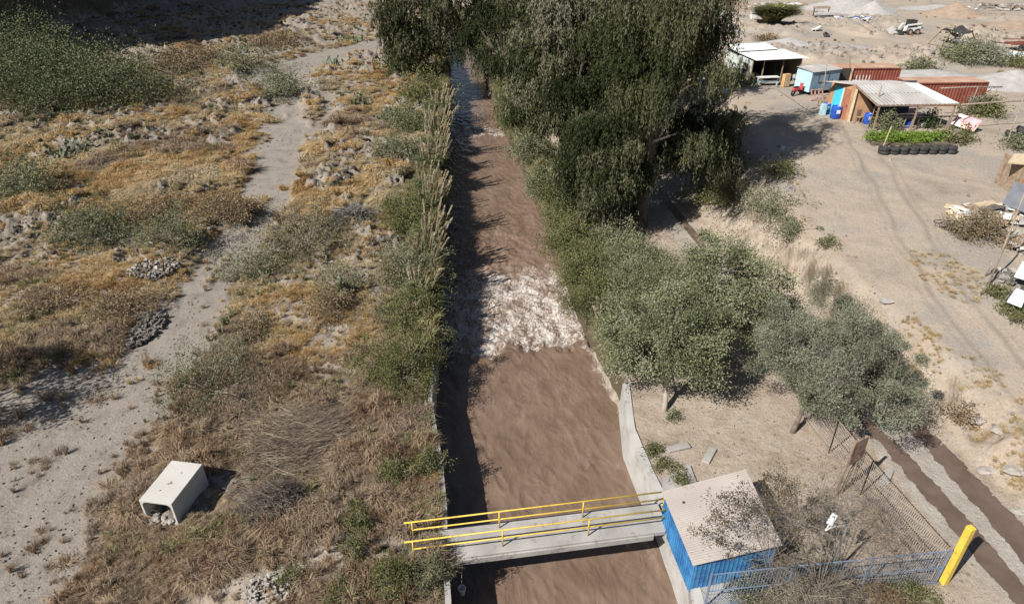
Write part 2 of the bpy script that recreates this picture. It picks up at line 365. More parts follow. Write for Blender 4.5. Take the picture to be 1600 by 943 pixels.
def ground_mat():
    m = bpy.data.materials.new('soil'); m.use_nodes = True; n = m.node_tree; b = n.nodes['Principled BSDF']; b.inputs['Roughness'].default_value = .95
    b.inputs['Specular IOR Level'].default_value = .15
    ln = n.links.new; tc = n.nodes.new('ShaderNodeTexCoord'); at = n.nodes.new('ShaderNodeAttribute'); at.attribute_name = 'mask'
    sep = n.nodes.new('ShaderNodeSeparateColor'); ln(at.outputs['Color'], sep.inputs[0])
    def noise(s, d=5, r=.6, dist=0):
        q = n.nodes.new('ShaderNodeTexNoise'); q.inputs['Scale'].default_value = s; q.inputs['Detail'].default_value = d; q.inputs['Roughness'].default_value = r
        q.inputs['Distortion'].default_value = dist
        ln(tc.outputs['Object'], q.inputs['Vector']); return q.outputs[0]
    def ramp(f, cols, lo=.32, hi=.68):
        r = n.nodes.new('ShaderNodeValToRGB'); e = r.color_ramp.elements
        while len(e) < len(cols): e.new(.5)
        for i, c in enumerate(cols): e[i].position = lo + (hi - lo) * i / (len(cols) - 1); e[i].color = (*c, 1)
        ln(f, r.inputs[0]); return r.outputs[0]
    def mix(f, a, c):
        q = n.nodes.new('ShaderNodeMixRGB'); ln(f, q.inputs[0]); ln(a, q.inputs[1]); ln(c, q.inputs[2]); return q.outputs[0]
    straw = ramp(noise(.35, 7, .75), [(.09, .07, .05), (.23, .165, .105), (.31, .275, .235), (.13, .10, .075), (.35, .26, .155), (.30, .27, .235)], .3, .7)
    gp = ramp(noise(.9, 9, .78), [(.155, .132, .108), (.25, .22, .185), (.305, .272, .235), (.265, .225, .175)])
    yc = ramp(noise(.16, 8, .7), [(.26, .22, .178), (.35, .295, .238), (.41, .342, .272), (.32, .288, .25), (.365, .305, .245)], .3, .7)
    rc = ramp(noise(.9, 7, .7), [(.25, .20, .155), (.35, .285, .22), (.41, .345, .275), (.30, .275, .24)])
    rdc = ramp(noise(.8, 7, .7), [(.29, .255, .215), (.37, .335, .29), (.43, .395, .35)])
    c = mix(sep.outputs[2], straw, rc); c = mix(sep.outputs[0], c, gp); ra_ = n.nodes.new('ShaderNodeAttribute'); ra_.attribute_name = 'rut'; rk = n.nodes.new('ShaderNodeMath'); rk.operation = 'MULTIPLY'; ln(ra_.outputs['Fac'], rk.inputs[0]); rk.inputs[1].default_value = .75; rcol = n.nodes.new('ShaderNodeRGB'); rcol.outputs[0].default_value = (.235, .20, .17, 1); yc = mix(rk.outputs[0], yc, rcol.outputs[0]); c = mix(sep.outputs[1], c, yc); c = mix(at.outputs['Alpha'], c, rdc)
    peb = ramp(noise(9, 3, .8), [(.40, .39, .38), (1, 1, 1), (1.0, 1.0, 1.0), (1.5, 1.47, 1.43)], .3, .72)
    q = n.nodes.new('ShaderNodeMixRGB'); q.blend_type = 'MULTIPLY'; q.inputs[0].default_value = .75; ln(c, q.inputs[1]); ln(peb, q.inputs[2])
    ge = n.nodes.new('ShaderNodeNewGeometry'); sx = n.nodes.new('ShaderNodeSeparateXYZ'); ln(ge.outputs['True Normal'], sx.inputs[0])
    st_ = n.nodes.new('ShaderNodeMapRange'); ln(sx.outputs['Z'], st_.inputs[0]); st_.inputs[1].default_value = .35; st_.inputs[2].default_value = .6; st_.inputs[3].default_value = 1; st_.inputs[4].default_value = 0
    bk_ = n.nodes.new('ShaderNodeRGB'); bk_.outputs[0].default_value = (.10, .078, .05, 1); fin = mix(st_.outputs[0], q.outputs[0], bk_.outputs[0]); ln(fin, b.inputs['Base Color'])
    bp = n.nodes.new('ShaderNodeBump'); bp.inputs['Distance'].default_value = .07; bp.inputs['Strength'].default_value = 1; ln(noise(5, 6, .75), bp.inputs['Height'])
    ln(bp.outputs[0], b.inputs['Normal']); return m
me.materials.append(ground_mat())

# wet mud tracks on the lower road
M_mud = mat('wet_mud', (.115, .08, .06), (.155, .11, .085), 1.2, .55, .012, 4)
def track(name, pts):
    vs = []; fs = []; pts = np.array(pts, float); n = 420
    yy = np.linspace(pts[0, 1], pts[-1, 1], n); cx = np.interp(yy, pts[:, 1], pts[:, 0]); w = np.interp(yy, pts[:, 1], pts[:, 2])
    l = cx - w + (fbm(yy * 0 + 1, yy, .5, 5, 11 + len(name)) - .5) * .26 + (fbm(yy * 0 + 3, yy, .12, 2, 14) - .5) * .12; r = cx + w + (fbm(yy * 0 + 5, yy, .6, 5, 12) - .5) * .26 + (fbm(yy * 0 + 7, yy, .12, 2, 15) - .5) * .12
    for k in range(7):
        t = k / 6; x = l + (r - l) * t; z = Z(x, yy) + .012
        vs += list(zip(x, yy, z))
    for k in range(6):
        for i in range(n - 1): fs.append((k * n + i, (k + 1) * n + i, (k + 1) * n + i + 1, k * n + i + 1))
    tag(MB().add(vs, fs).build(name, M_mud, smooth=True), kind='structure')
track('muddy_wheel_track', [(19.6, 2, .42), (17.6, 12, .42), (17.06, 14.1, .45), (16.75, 16.87, .45), (16.45, 19.07, .43), (16.1, 21.6, .38), (15.2, 25, .35)])
track('muddy_wheel_track', [(20.6, 2, .5), (19.0, 12, .55), (18.6, 15.2, .58), (18.4, 17.6, .58), (17.95, 22, .45), (16.6, 27, .4)])
track('muddy_wheel_track', [(13.0, 38, .25), (12.6, 42.5, .3), (11.7, 50, .35), (11.2, 56, .4)])

# ------------------------------------------------------------------ water
LV = [0, 29.6, 31.2, 71, 73.5, 400]; LZ = [-1.7, -1.72, -2.1, -2.15, -2.45, -2.5]
wy = [8.0]
while wy[-1] < 112: wy.append(wy[-1] + .045 + wy[-1] * .0016)
wy += list(np.linspace(114, 180, 30)); wy = np.array(wy); nw = 150
tt = np.linspace(0, 1, nw); WX = XL(wy)[:, None] - .1 + (XR(wy) - XL(wy) + .2)[:, None] * tt; WY = np.repeat(wy[:, None], nw, 1)
lip = (fbm(WX, WX * 0, 1.3, 4, 81) - .5) * 4.5 - .12 * (WX - .5) + (fbm(WX, WY, .35, 2, 85) - .5) * 1.2
yy_ = WY + lip
edge_ = .8 * sstep(.75, .15, XR(WY)[:] - WX + .3 * (fbm(WX, WY, .5, 2, 89) - .5)) * sstep(25.5, 27.5, WY) * (WY < 36)
turb = sstep(29.9, 30.7, yy_) * (1 - sstep(40, 62, WY)) + .8 * sstep(71.5, 72.6, yy_) * (1 - sstep(75, 88, WY))
foam = sstep(30.1, 30.8, yy_) * (1 - .30 * sstep(33, 37, WY)) * (1 - sstep(36.5, 45, WY)) + .85 * sstep(71.8, 72.6, yy_) * (1 - sstep(73.5, 80, WY))
foam = np.clip(foam * (.8 + .4 * fbm(WX, WY, 1.1, 3, 87)) + .55 * (1 - sstep(40, 60, WY)) * (WY > 31) * fbm(WX, WY, 2.0, 2, 88) + edge_, 0, 1)
foam = np.maximum(foam, .30 * sstep(.5, .7, fbm(WX, WY * .5, 1.2, 3, 91)))
WZ = np.interp(yy_, LV, LZ) + .40 * turb * (fbm(WX, WY, .5, 5, 82) - .5) + .22 * np.exp(-((yy_ - 30.2) / .35) ** 2) * (fbm(WX, WY, .45, 3, 86) - .25)
dg = (WX * .8 + WY * .5)
rp = 1 - 2 * np.abs(fbm(WX * 1.3 + WY * .5, WY * .55, .9, 3, 83) - .5)
WZ += .05 * (rp ** 3) * (1 - turb * .5) + .02 * (fbm(WX, WY * .6, .35, 3, 84) - .5)
me = bpy.data.meshes.new('river_water'); V = np.stack([WX, WY, WZ], -1).reshape(-1, 3).astype(np.float32)
idx = np.arange(len(wy) * nw).reshape(len(wy), nw); Fq = np.stack([idx[:-1, :-1], idx[:-1, 1:], idx[1:, 1:], idx[1:, :-1]], -1).reshape(-1, 4).astype(np.int32)
me.vertices.add(len(V)); me.vertices.foreach_set('co', V.ravel()); me.loops.add(Fq.size); me.loops.foreach_set('vertex_index', Fq.ravel())
me.polygons.add(len(Fq)); me.polygons.foreach_set('loop_start', np.arange(0, Fq.size, 4, dtype=np.int32)); me.polygons.foreach_set('loop_total', np.full(len(Fq), 4, np.int32))
a = me.attributes.new('v', 'FLOAT', 'POINT'); a.data.foreach_set('value', foam.ravel().astype(np.float32))
me.update(calc_edges=True); me.polygons.foreach_set('use_smooth', np.ones(len(Fq), bool))
river = bpy.data.objects.new('river_water', me); C.objects.link(river); tag(river, kind='structure')
def water_mat():
    m = bpy.data.materials.new('muddy_water'); m.use_nodes = True; n = m.node_tree; b = n.nodes['Principled BSDF']; ln = n.links.new
    tc = n.nodes.new('ShaderNodeTexCoord'); mp = n.nodes.new('ShaderNodeMapping'); mp.inputs['Scale'].default_value = (1, .55, 1); mp.inputs['Rotation'].default_value = (0, 0, .35)
    ln(tc.outputs['Object'], mp.inputs[0])
    def noise(s, d, r, dist=0):
        q = n.nodes.new('ShaderNodeTexNoise'); q.inputs['Scale'].default_value = s; q.inputs['Detail'].default_value = d; q.inputs['Roughness'].default_value = r; q.inputs['Distortion'].default_value = dist
        ln(mp.outputs[0], q.inputs['Vector']); return q.outputs[0]
    at = n.nodes.new('ShaderNodeAttribute'); at.attribute_name = 'v'
    r = n.nodes.new('ShaderNodeValToRGB'); r.color_ramp.elements[0].color = (.15, .102, .073, 1); r.color_ramp.elements[1].color = (.215, .15, .112, 1)
    r.color_ramp.elements[0].position = .35; r.color_ramp.elements[1].position = .65; ln(noise(.8, 5, .6, 1), r.inputs[0])
    def M(op, a, b_=None, c_=None):
        q = n.nodes.new('ShaderNodeMath'); q.operation = op
        for i_, v_ in enumerate((a, b_, c_)):
            if v_ is None: continue
            if isinstance(v_, (int, float)): q.inputs[i_].default_value = v_
            else: ln(v_, q.inputs[i_])
        return q.outputs[0]
    rdg = M('MAXIMUM', M('MULTIPLY_ADD', M('ABSOLUTE', M('SUBTRACT', noise(2.4, 7, .62, 1.4), .5)), -9.5, 1.0), 0.0)
    rdg2 = M('MAXIMUM', M('MULTIPLY_ADD', M('ABSOLUTE', M('SUBTRACT', noise(5.5, 5, .6, 1.0), .5)), -8.0, 1.0), 0.0)
    fl = M('MULTIPLY_ADD', rdg, .55, M('MULTIPLY_ADD', rdg2, .40, M('MULTIPLY_ADD', noise(1.3, 4, .6), 1.7, -.88)))
    s_ = M('MULTIPLY', at.outputs['Fac'], fl)
    r2 = n.nodes.new('ShaderNodeValToRGB'); r2.color_ramp.elements[0].position = .22; r2.color_ramp.elements[1].position = .88; ln(s_, r2.inputs[0])
    mx = n.nodes.new('ShaderNodeMixRGB'); ln(r2.outputs[0], mx.inputs[0]); ln(r.outputs[0], mx.inputs[1]); mx.inputs[2].default_value = (.58, .54, .50, 1)
    ln(mx.outputs[0], b.inputs['Base Color'])
    mr = n.nodes.new('ShaderNodeMath'); mr.operation = 'MULTIPLY_ADD'; ln(r2.outputs[0], mr.inputs[0]); mr.inputs[1].default_value = .5; mr.inputs[2].default_value = .14
    ln(mr.outputs[0], b.inputs['Roughness']); b.inputs['IOR'].default_value = 1.33
    bp = n.nodes.new('ShaderNodeBump'); bp.inputs['Distance'].default_value = .045; ln(noise(1.5, 3, .5, 2.5), bp.inputs['Height']); ln(bp.outputs[0], b.inputs['Normal'])
    return m
me.materials.append(water_mat())

# ------------------------------------------------------------------ canal walls
def wall(name, fx, y0, y1, w, side, zt, batter, label, extra=None):
    n = 60; yy = np.linspace(y0, y1, n); mb = MB(); vs = []; fs = []
    xi = fx(yy); rg = (fbm(yy, yy * 0, .8, 3, 90) - .5) * .05
    for i in range(n):
        x = xi[i]; t = zt + rg[i]
        vs += [(x, yy[i], -4.3), (x + side * batter, yy[i], t), (x + side * (batter + w), yy[i], t), (x + side * (batter + w), yy[i], -4.3)]
    for i in range(n - 1):
        k = i * 4
        for j in range(4): fs.append((k + j, k + (j + 1) % 4, k + 4 + (j + 1) % 4, k + 4 + j))
    fs += [(0, 1, 2, 3), (n * 4 - 4, n * 4 - 3, n * 4 - 2, n * 4 - 1)]
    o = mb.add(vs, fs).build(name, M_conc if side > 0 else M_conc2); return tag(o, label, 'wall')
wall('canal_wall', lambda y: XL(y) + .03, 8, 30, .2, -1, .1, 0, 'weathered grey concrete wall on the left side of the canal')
wall('canal_wall', lambda y: XR(y) - .23, 8, 25.6, .32, 1, .07, .16, 'pale sloping concrete wall on the right side of the canal')
# low apron beyond the wall along the right bank
mb = MB(); yy = np.linspace(25.4, 30.5, 40)
vs = []; fs = []
for i, q in enumerate(yy):
    x = float(XR(q)); h = -1.45 + .06 * math.sin(q * 5) - .02 * i / 4
    vs += [(x - .40 + .12 * math.sin(q * 2.3), q, -2.6), (x - .32 + .10 * math.sin(q * 3), q, h - .35), (x - .06, q, h), (x + .2, q, h + .25), (x + .25, q, -3)]
for i in range(39):
    k = i * 5
    for j in range(5): fs.append((k + j, k + (j + 1) % 5, k + 5 + (j + 1) % 5, k + 5 + j))
tag(mb.add(vs, fs).build('stone_apron', mat('stone_apron', (.22, .18, .14), (.36, .31, .26), 2.5, .9, .05, 6)), 'rough pale stone apron along the right bank beside the foam', 'wall')

# ------------------------------------------------------------------ footbridge
A = np.array((-3.44, 15.63)); ang = math.atan2(.97, 6.26)
br = empty('footbridge', (A[0], A[1], .12), ang, 'concrete footbridge with yellow pipe railings crossing the brown canal', 'footbridge')
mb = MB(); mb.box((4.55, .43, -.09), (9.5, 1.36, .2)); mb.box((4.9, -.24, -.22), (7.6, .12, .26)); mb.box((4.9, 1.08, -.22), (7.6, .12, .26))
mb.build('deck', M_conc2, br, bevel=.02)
for k, (yo, nm) in enumerate(((0, 'near'), (.84, 'far'))):
    rl = empty('railing'); rl.parent = br; rl.location = (0, yo, 0)
    rl['label'] = 'yellow pipe railing with two bars along the footbridge edge'
    MB().tube([(-.28, 0, .86), (9.55 if k == 0 else 9.9, 0, .86)], .028, 8).build('top_rail', M_yel, rl, True)
    MB().tube([(0, 0, .46), (9.5, 0, .46)], .026, 8).build('lower_rail', M_yel, rl, True)
    for i in range(4): MB().tube([(i * 3.14, 0, .0), (i * 3.14, 0, .86)], .027, 8).build('post', M_yel, rl, True)

# ------------------------------------------------------------------ blue kiosk
kb = empty('blue_kiosk', (7.2, 16.2, 0), 0, 'small blue kiosk with beige corrugated roof at the end of the footbridge', 'kiosk')
o3 = Vector((7.2, 16.2, 0)); q = [Vector((5.45, 17.42, 1.5)), Vector((8.78, 18.41, 1.62)), Vector((9.0, 14.98, 1.58)), Vector((5.87, 14.27, 1.46))]
q = [p - o3 for p in q]
MB().corr(q, .10, .005, .01, along=1).build('roof', M_beige, kb)
ce = sum(q, Vector()) / 4; inn = [ce + (p - ce) * .93 for p in q]
for i, m in ((0, M_blue), (1, M_blue), (2, M_blue), (3, M_blue)):
    a, b = inn[i], inn[(i + 1) % 4]
    mb = MB(); d = Vector((b.x - a.x, b.y - a.y, 0)); L = d.length; u = d.normalized()
    if i in (2, 3):
        nn = Vector((-u.y, u.x, 0)); k = int(L / .16)
        for j in range(k):                       # vertical ribs of the wall sheet
            c = Vector((a.x, a.y, 0)) + u * (j + .5) * L / k
            mb.bar(c + Vector((0, 0, -.05)), c + Vector((0, 0, 1.40)), .02, L / k * .4)
    th = .04; mb.add([(a.x, a.y, -.1), (b.x, b.y, -.1), (b.x, b.y, b.z - .03), (a.x, a.y, a.z - .03)] + [(a.x * .97, a.y * .97, -.1), (b.x * .97, b.y * .97, -.1), (b.x * .97, b.y * .97, b.z - .03), (a.x * .97, a.y * .97, a.z - .03)],
                     [(0, 1, 2, 3), (7, 6, 5, 4), (0, 4, 5, 1), (1, 5, 6, 2), (2, 6, 7, 3), (3, 7, 4, 0)])
    mb.build('wall', m, kb)
MB().box((q[3].x + .25, q[3].y + 2.6, 1.53), (.07, .07, .05)).build('roof_bolt', M_dark, kb)
tag(MB().prism([(5.4, 17.6), (8.9, 18.6), (9.5, 18.3), (9.2, 14.4), (5.9, 13.6), (6.1, 15.2)], -.4, .05).build('concrete_pad', M_conc2), kind='structure')
tag(MB().prism([(5.75, 17.8), (7.4, 18.5), (7.3, 20.2), (6.0, 19.4)], -.4, .09).build('concrete_landing', M_conc2), kind='structure')

# bucket hanging under the bridge
b0 = np.array((-1.75, 14.95)); bk = empty('white_bucket', (b0[0], b0[1], -.9), 0, 'white plastic bucket hanging over the canal below the footbridge', 'bucket')
MB().lathe([(.001, 0), (.10, 0), (.13, .28), (.14, .28), (.14, .31), (.12, .31), (.1, .05), (.001, .05)], n=18).build('pail', M_white, bk, True)
MB().tube([(0, 0, .3), (0, .02, .6), (0, .45, .88)], .012, 5).build('rope', M_wood, bk)

# ------------------------------------------------------------------ box culvert
cv = empty('concrete_culvert', (-13.0, 17.22, .0), -.16, 'pale concrete box culvert section lying in dry brush beside the track', 'culvert')
def rrect(w, h, r, n=5):
    p = []
    for cx, cz, a0 in ((w / 2 - r, h - r, 0), (-w / 2 + r, h - r, 90), (-w / 2 + r, r, 180), (w / 2 - r, r, 270)):
        for i in range(n + 1):
            a = math.radians(a0 + 90 * i / n); p.append((cx + r * math.cos(a), cz + r * math.sin(a)))
    return p
outr = rrect(1.30, 1.16, .03); inr = [(x, z + .08) for x, z in rrect(1.14, 1.0, .2)]; n = len(outr)
vs = []
for yq in (0, 2.05):
    vs += [(x, yq, z) for x, z in outr] + [(x, yq, z) for x, z in inr]
fs = []
for i in range(n):
    j = (i + 1) % n
    fs += [(i, j, n + j, n + i), (2 * n + j, 2 * n + i, 3 * n + i, 3 * n + j), (i, 2 * n + i, 2 * n + j, j), (n + j, 3 * n + j, 3 * n + i, n + i)]
M_culv = mat('culvert_concrete', (.50, .48, .44), (.56, .54, .50), 1, .8, .003, 30, c3=(.46, .43, .39), s3=2)
MB().add(vs, fs).build('shell', M_culv, cv, bevel=.008)
for (x, yq) in ((-.15, .55), (.12, 1.5), (0, 1.0), (.06, .95), (-.03, .92)): MB().lathe([(.001, .01), (.025, .01), (.028, 0)], (x, yq, 1.158), 8).build('lifting_hole', M_dark, cv)
MB().box((-.02, .9, 1.163), (.16, .07, .004), .3).build('cement_patch', M_conc2, cv)
def rock_mesh(mb, c, r, seed):
    q = random.Random(seed); n1, n2 = 5, 8; vs = []; fs = []
    sx, sy, sz = q.uniform(.8, 1.2), q.uniform(.7, 1.1), q.uniform(.5, .8)
    vs.append((c[0], c[1], c[2] - r * sz))
    for i in range(1, n1):
        th = math.pi * i / n1
        for k in range(n2):
            ph = 2 * math.pi * k / n2; rr = r * q.uniform(.78, 1.15)
            vs.append((c[0] + rr * sx * math.sin(th) * math.cos(ph), c[1] + rr * sy * math.sin(th) * math.sin(ph), c[2] - rr * sz * math.cos(th)))
    vs.append((c[0], c[1], c[2] + r * sz)); L = len(vs) - 1
    for k in range(n2): fs.append((0, 1 + (k + 1) % n2, 1 + k)); fs.append((L, L - n2 + k, L - n2 + (k + 1) % n2))
    for i in range(n1 - 2):
        for k in range(n2): a = 1 + i * n2; fs.append((a + k, a + (k + 1) % n2, a + n2 + (k + 1) % n2, a + n2 + k))
    mb.add(vs, fs)
mb = MB(); q5 = random.Random(5)
for i in range(30): rock_mesh(mb, (-13.0 + q5.uniform(-.45, .5), 17.3 + q5.uniform(-.35, 1.3), .14 + q5.uniform(0, .06)), q5.uniform(.05, .17), i)
tag(mb.build('loose_rocks', M_stone), 'grey loose rocks piled inside the mouth of the concrete culvert', 'rocks', kind='stuff')

# ------------------------------------------------------------------ fences and pillar
M_pal = mat('pale_paling', (.42, .36, .31), (.52, .46, .40), 3, .7)
M_bpal = mat('blue_paling', (.15, .21, .32), (.22, .29, .40), 3, .6)
def fence(name, pts, m, label, h, step, railm):
    e = empty(name, (pts[0][0], pts[0][1], 0), 0, label, 'fence'); o = Vector((pts[0][0], pts[0][1], 0)); rails = MB(); pal = MB(); posts = []
    for (a, b) in zip(pts, pts[1:]):
        a = Vector((*a, 0)) - o; b = Vector((*b, 0)) - o; d = b - a; n = int(d.length / step); u = d.normalized()
        for zz in (.12, h * .5, h - .04): rails.bar(a + Vector((0, 0, zz)), b + Vector((0, 0, zz)), .026)
        for i in range(n):
            p = a + d * (i + .5) / n; pal.bar(p + Vector((0, 0, .02)), p + Vector((0, 0, h + RD.uniform(-.02, .02))), .012, .012)
        k = max(1, int(d.length / 2.4))
        for i in range(k + 1): posts.append(a + d * i / k)
    pal.build('palings', m, e); rails.build('rails', railm, e)
    for p in posts: MB().box(p + Vector((0, 0, h / 2)), (.045, .045, h + .05)).build('post', railm, e)
fence('picket_fence', [(13.0, 23.3), (13.35, 21), (13.65, 18.67), (14.38, 14.72)], M_pal, 'pale thin picket fence beside the muddy lower road', 1.75, .085, M_wood)
fence('picket_fence', [(14.38, 14.66), (6.3, 13.75)], M_bpal, 'blue metal picket fence between the kiosk and the yellow pillar', 1.75, .10, M_bpal)
tag(MB().box((14.70, 14.72, 1.38), (.22, .22, 2.76), .3).build('yellow_pillar', M_yel, bevel=.02), 'thick yellow square pillar at the corner of the picket fences', 'pillar')
yp = bpy.data.objects['yellow_pillar']

# sign board on two posts
sg = empty('sign_board', (12.62, 18.6, 0), 0, 'weathered brown board on two leaning wooden posts behind the picket fence', 'sign')
pz = P(1362, 672, 2.5); pw = P(1330, 735, 1.5)
s0 = Vector((0, 0, 0)); d = Vector((.22, .5, 0)).normalized()
M_board = mat('striped_board', (.17, .09, .065), (.36, .26, .20), 3, .8)
d = Vector((.88, .47, 0))
for t, hh in ((.02, 2.85), (.62, 2.85)): MB().bar(s0 + d * t * .5 + Vector((0, 0, -.1)), s0 + d * t + Vector((.06, 0, hh)), .07).build('post', M_wood, sg)
mb = MB()
for k in range(6): mb.bar(Vector((.04, -.06, 1.75 + k * .2)), Vector((.06, -.06, 1.75 + k * .2)) + d * .72, .03, .185)
mb.build('board', M_board, sg)
# street lamp
lb = P(1292, 905, 0); lh = P(1298, 815, 3.2)
lp = empty('street_lamp', (lb[0], lb[1], 0), 0, 'small white street lamp head on a thin grey pole among dry branches', 'street lamp')
lb3 = Vector((lb[0], lb[1], 0)); h3 = Vector((P(1302, 808, 3.3)[0], P(1302, 808, 3.3)[1], 3.3)) - lb3; a3 = Vector((P(1290, 828, 3.2)[0], P(1290, 828, 3.2)[1], 3.2)) - lb3
MB().tube([(0, 0, 0), (0, 0, 2.8), a3 * .8 + Vector((0, 0, .62)), a3], [.05, .04, .025, .02], 8).build('pole', M_zinc, lp, True)
mb = MB(); u = (h3 - a3); mb.bar(a3, a3 + u * .45, .05, .05); mb.bar(a3 + u * .45, a3 + u * 1.25, .19, .09); mb.build('lamp_head', M_white, lp, bevel=.02)

# ------------------------------------------------------------------ plants
def stems_mesh(mb, base, tips, r0, r1, q, sag=.15, n=4):
    for t in tips:
        b = Vector(base); t = Vector(t); m = b.lerp(t, .5) + Vector((q.uniform(-1, 1), q.uniform(-1, 1), q.uniform(.2, 1))) * (t - b).length * sag
        mb.tube([b, b.lerp(m, .6), m.lerp(t, .35), t], [r0, r0 * .7, r0 * .45 + r1 * .5, r1], n, False)
def bush(name, x, y, r, h, lm, label, cat='shrub', group=None, dens=1.0, seed=0, lw=.5, stemm=None, flat=1.0, clump=.26, nst=None, zoff=0):
    """shrub of leaf clumps carried on thin stems"""
    d = math.hypot(x, y, CH); L = min(max(.0027 * d, .06), .26)
    q = np.random.default_rng(seed + 100); pr = random.Random(seed)
    z = float(Z(x, y)) + zoff; e = empty(name, (x, y, z), 0, label, cat, group)
    ncl = int(26 + 22 * r) if nst is None else nst
    dr = rdir(ncl, q); dr[:, 2] = np.abs(dr[:, 2]) * flat
    rad = q.uniform(.3, 1.05, ncl) ** .6 * np.where(q.uniform(0, 1, ncl) < (.22 if r < 4 else .04), 1.38, 1)
    cc = dr * rad[:, None] * np.array((r * q.uniform(.8, 1.25), r * q.uniform(.8, 1.25), h * .9)) + np.array((0, 0, h * .12))
    cc[:, :2] *= (1 + .25 * np.sin(3 * np.arctan2(dr[:, 1], dr[:, 0]) + seed))[:, None]
    N = int(dens * 3.2 * (r * r + r * h) * 3 / (L * L * lw)); k = q.integers(0, ncl, N)
    off = q.normal(size=(N, 3)) * np.array((clump * r, clump * r, clump * h * .8)) * q.uniform(.25, 1.1, (ncl, 1))[k] * np.array((1, 1, 1))
    p = cc[k] + off; p[:, 2] = np.abs(p[:, 2]) + .01
    dd = nrm(nrm(off + 1e-6) + rdir(N, q) * .9 + np.array((0, 0, .25)))
    v = np.clip(q.uniform(0, 1, ncl)[k] * .55 + q.uniform(0, .45, N), 0, 1)
    npmesh('foliage', leafq(p, dd, L * q.uniform(.7, 1.3, N), L * lw, q), 4, lm, np.repeat(v, 4), e)
    mb = MB(); stems_mesh(mb, (0, 0, -.05), cc[:min(ncl, 40)], .018 * (1 + r * .4), .006 + L * .03, pr); mb.build('stems', stemm or M_twig, e)
    return e
def pampas(x, y, r, h, label, seed, plumes=18, lean=(0, 0), lm=None):
    q = np.random.default_rng(seed); d = math.hypot(x, y, CH); w = max(.02, .0012 * d); z = float(Z(x, y))
    e = empty('pampas_grass', (x, y, z), 0, label, 'pampas grass', 'pampas grass clumps along the left bank')
    N = int(700 * r / .9); a = q.uniform(0, 2 * np.pi, N); R = q.uniform(.25, 1, N) * r; H = h * q.uniform(.5, 1.0, N); S = 4
    quads = []
    for s in range(S):
        t0, t1 = s / S, (s + 1) / S
        def pt(t):
            rr = R * t ** 1.5; zz = H * (1.55 * t - .85 * t * t) ; return np.stack([np.cos(a) * rr + .12 * r * np.cos(a), np.sin(a) * rr + .12 * r * np.sin(a), zz], -1)
        p0, p1 = pt(t0), pt(t1); sd_ = np.stack([-np.sin(a), np.cos(a), np.zeros(N)], -1)
        w0, w1 = w * (1 - t0 * .8), w * (1 - t1 * .85)
        quads.append(np.stack([p0 - sd_ * w0, p0 + sd_ * w0, p1 + sd_ * w1, p1 - sd_ * w1], 1))
    V = np.concatenate(quads).reshape(-1, 3); v = np.tile(np.repeat(q.uniform(0, 1, N), 4), S)
    npmesh('leaves', V, 4, lm or L_reed, v, e)
    if plumes:
        Vp = []; vp = []; mb = MB()
        for i in range(plumes):
            an = q.uniform(0, 2 * np.pi); tilt = q.uniform(.05, .5); bx = np.array((math.cos(an), math.sin(an), 0)) * tilt + np.array((*lean, 0)) * .25 + np.array((0, 0, 1)); bx /= np.linalg.norm(bx)
            b = np.array((math.cos(an), math.sin(an), 0)) * q.uniform(.1, .5) * r; Hh = h * q.uniform(.85, 1.55); tip = b + bx * Hh; st = b + bx * Hh * .62
            mb.tube([tuple(b), tuple(tip)], .009 + w * .1, 3, False)
            n = 90; t = q.uniform(0, 1, n); c = st + (tip - st) * t[:, None]; pw = .09 * np.sin(np.clip(t * 1.05, 0, 1) * np.pi) + .02
            off = rdir(n, q); Vp.append(leafq(c, off * .28 + bx, .24, .028 + w * .55 + pw * .12, q)); vp.append(np.full(n * 4, q.uniform(0, 1)))
        npmesh('plumes', np.concatenate(Vp), 4, L_plume, np.concatenate(vp), e); mb.build('plume_stalks', M_woodp, e)
    return e
def cactus(x, y, r, label, seed, n=14):
    q = random.Random(seed); z = float(Z(x, y)); e = empty('prickly_pear', (x, y, z), 0, label, 'cactus', 'prickly pear clumps on the dry land'); V = []; vv = []
    pm_ = mat('prickly_pear_skin', (.10, .135, .08), (.19, .22, .14), 3, .6)
    for i in range(n):
        a = q.uniform(0, 6.28); rr = q.uniform(0, r); p = Vector((math.cos(a) * rr, math.sin(a) * rr, 0)); up = Vector((q.uniform(-.4, .4), q.uniform(-.4, .4), 1)).normalized()
        for k in range(q.randint(2, 4)):
            L = q.uniform(.3, .45); side = up.cross(Vector((q.uniform(-1, 1), q.uniform(-1, 1), .1))).normalized(); th = up.cross(side) * .035
            c = p + up * L * .5; ring = [c + (up * math.cos(t) * L * .5 + side * math.sin(t) * L * .36 * (1 + .25 * math.cos(t))) for t in [j * math.pi / 5 for j in range(10)]]
            mb = MB(); mb.add([u + th for u in ring] + [u - th for u in ring], [tuple(range(10)), tuple(range(19, 9, -1))] + [(j, (j + 1) % 10, 10 + (j + 1) % 10, 10 + j) for j in range(10)]).build('pad', pm_, e)
            p = p + up * L * .9; up = (up + Vector((q.uniform(-.8, .8), q.uniform(-.8, .8), q.uniform(0, .5)))).normalized()
    return e
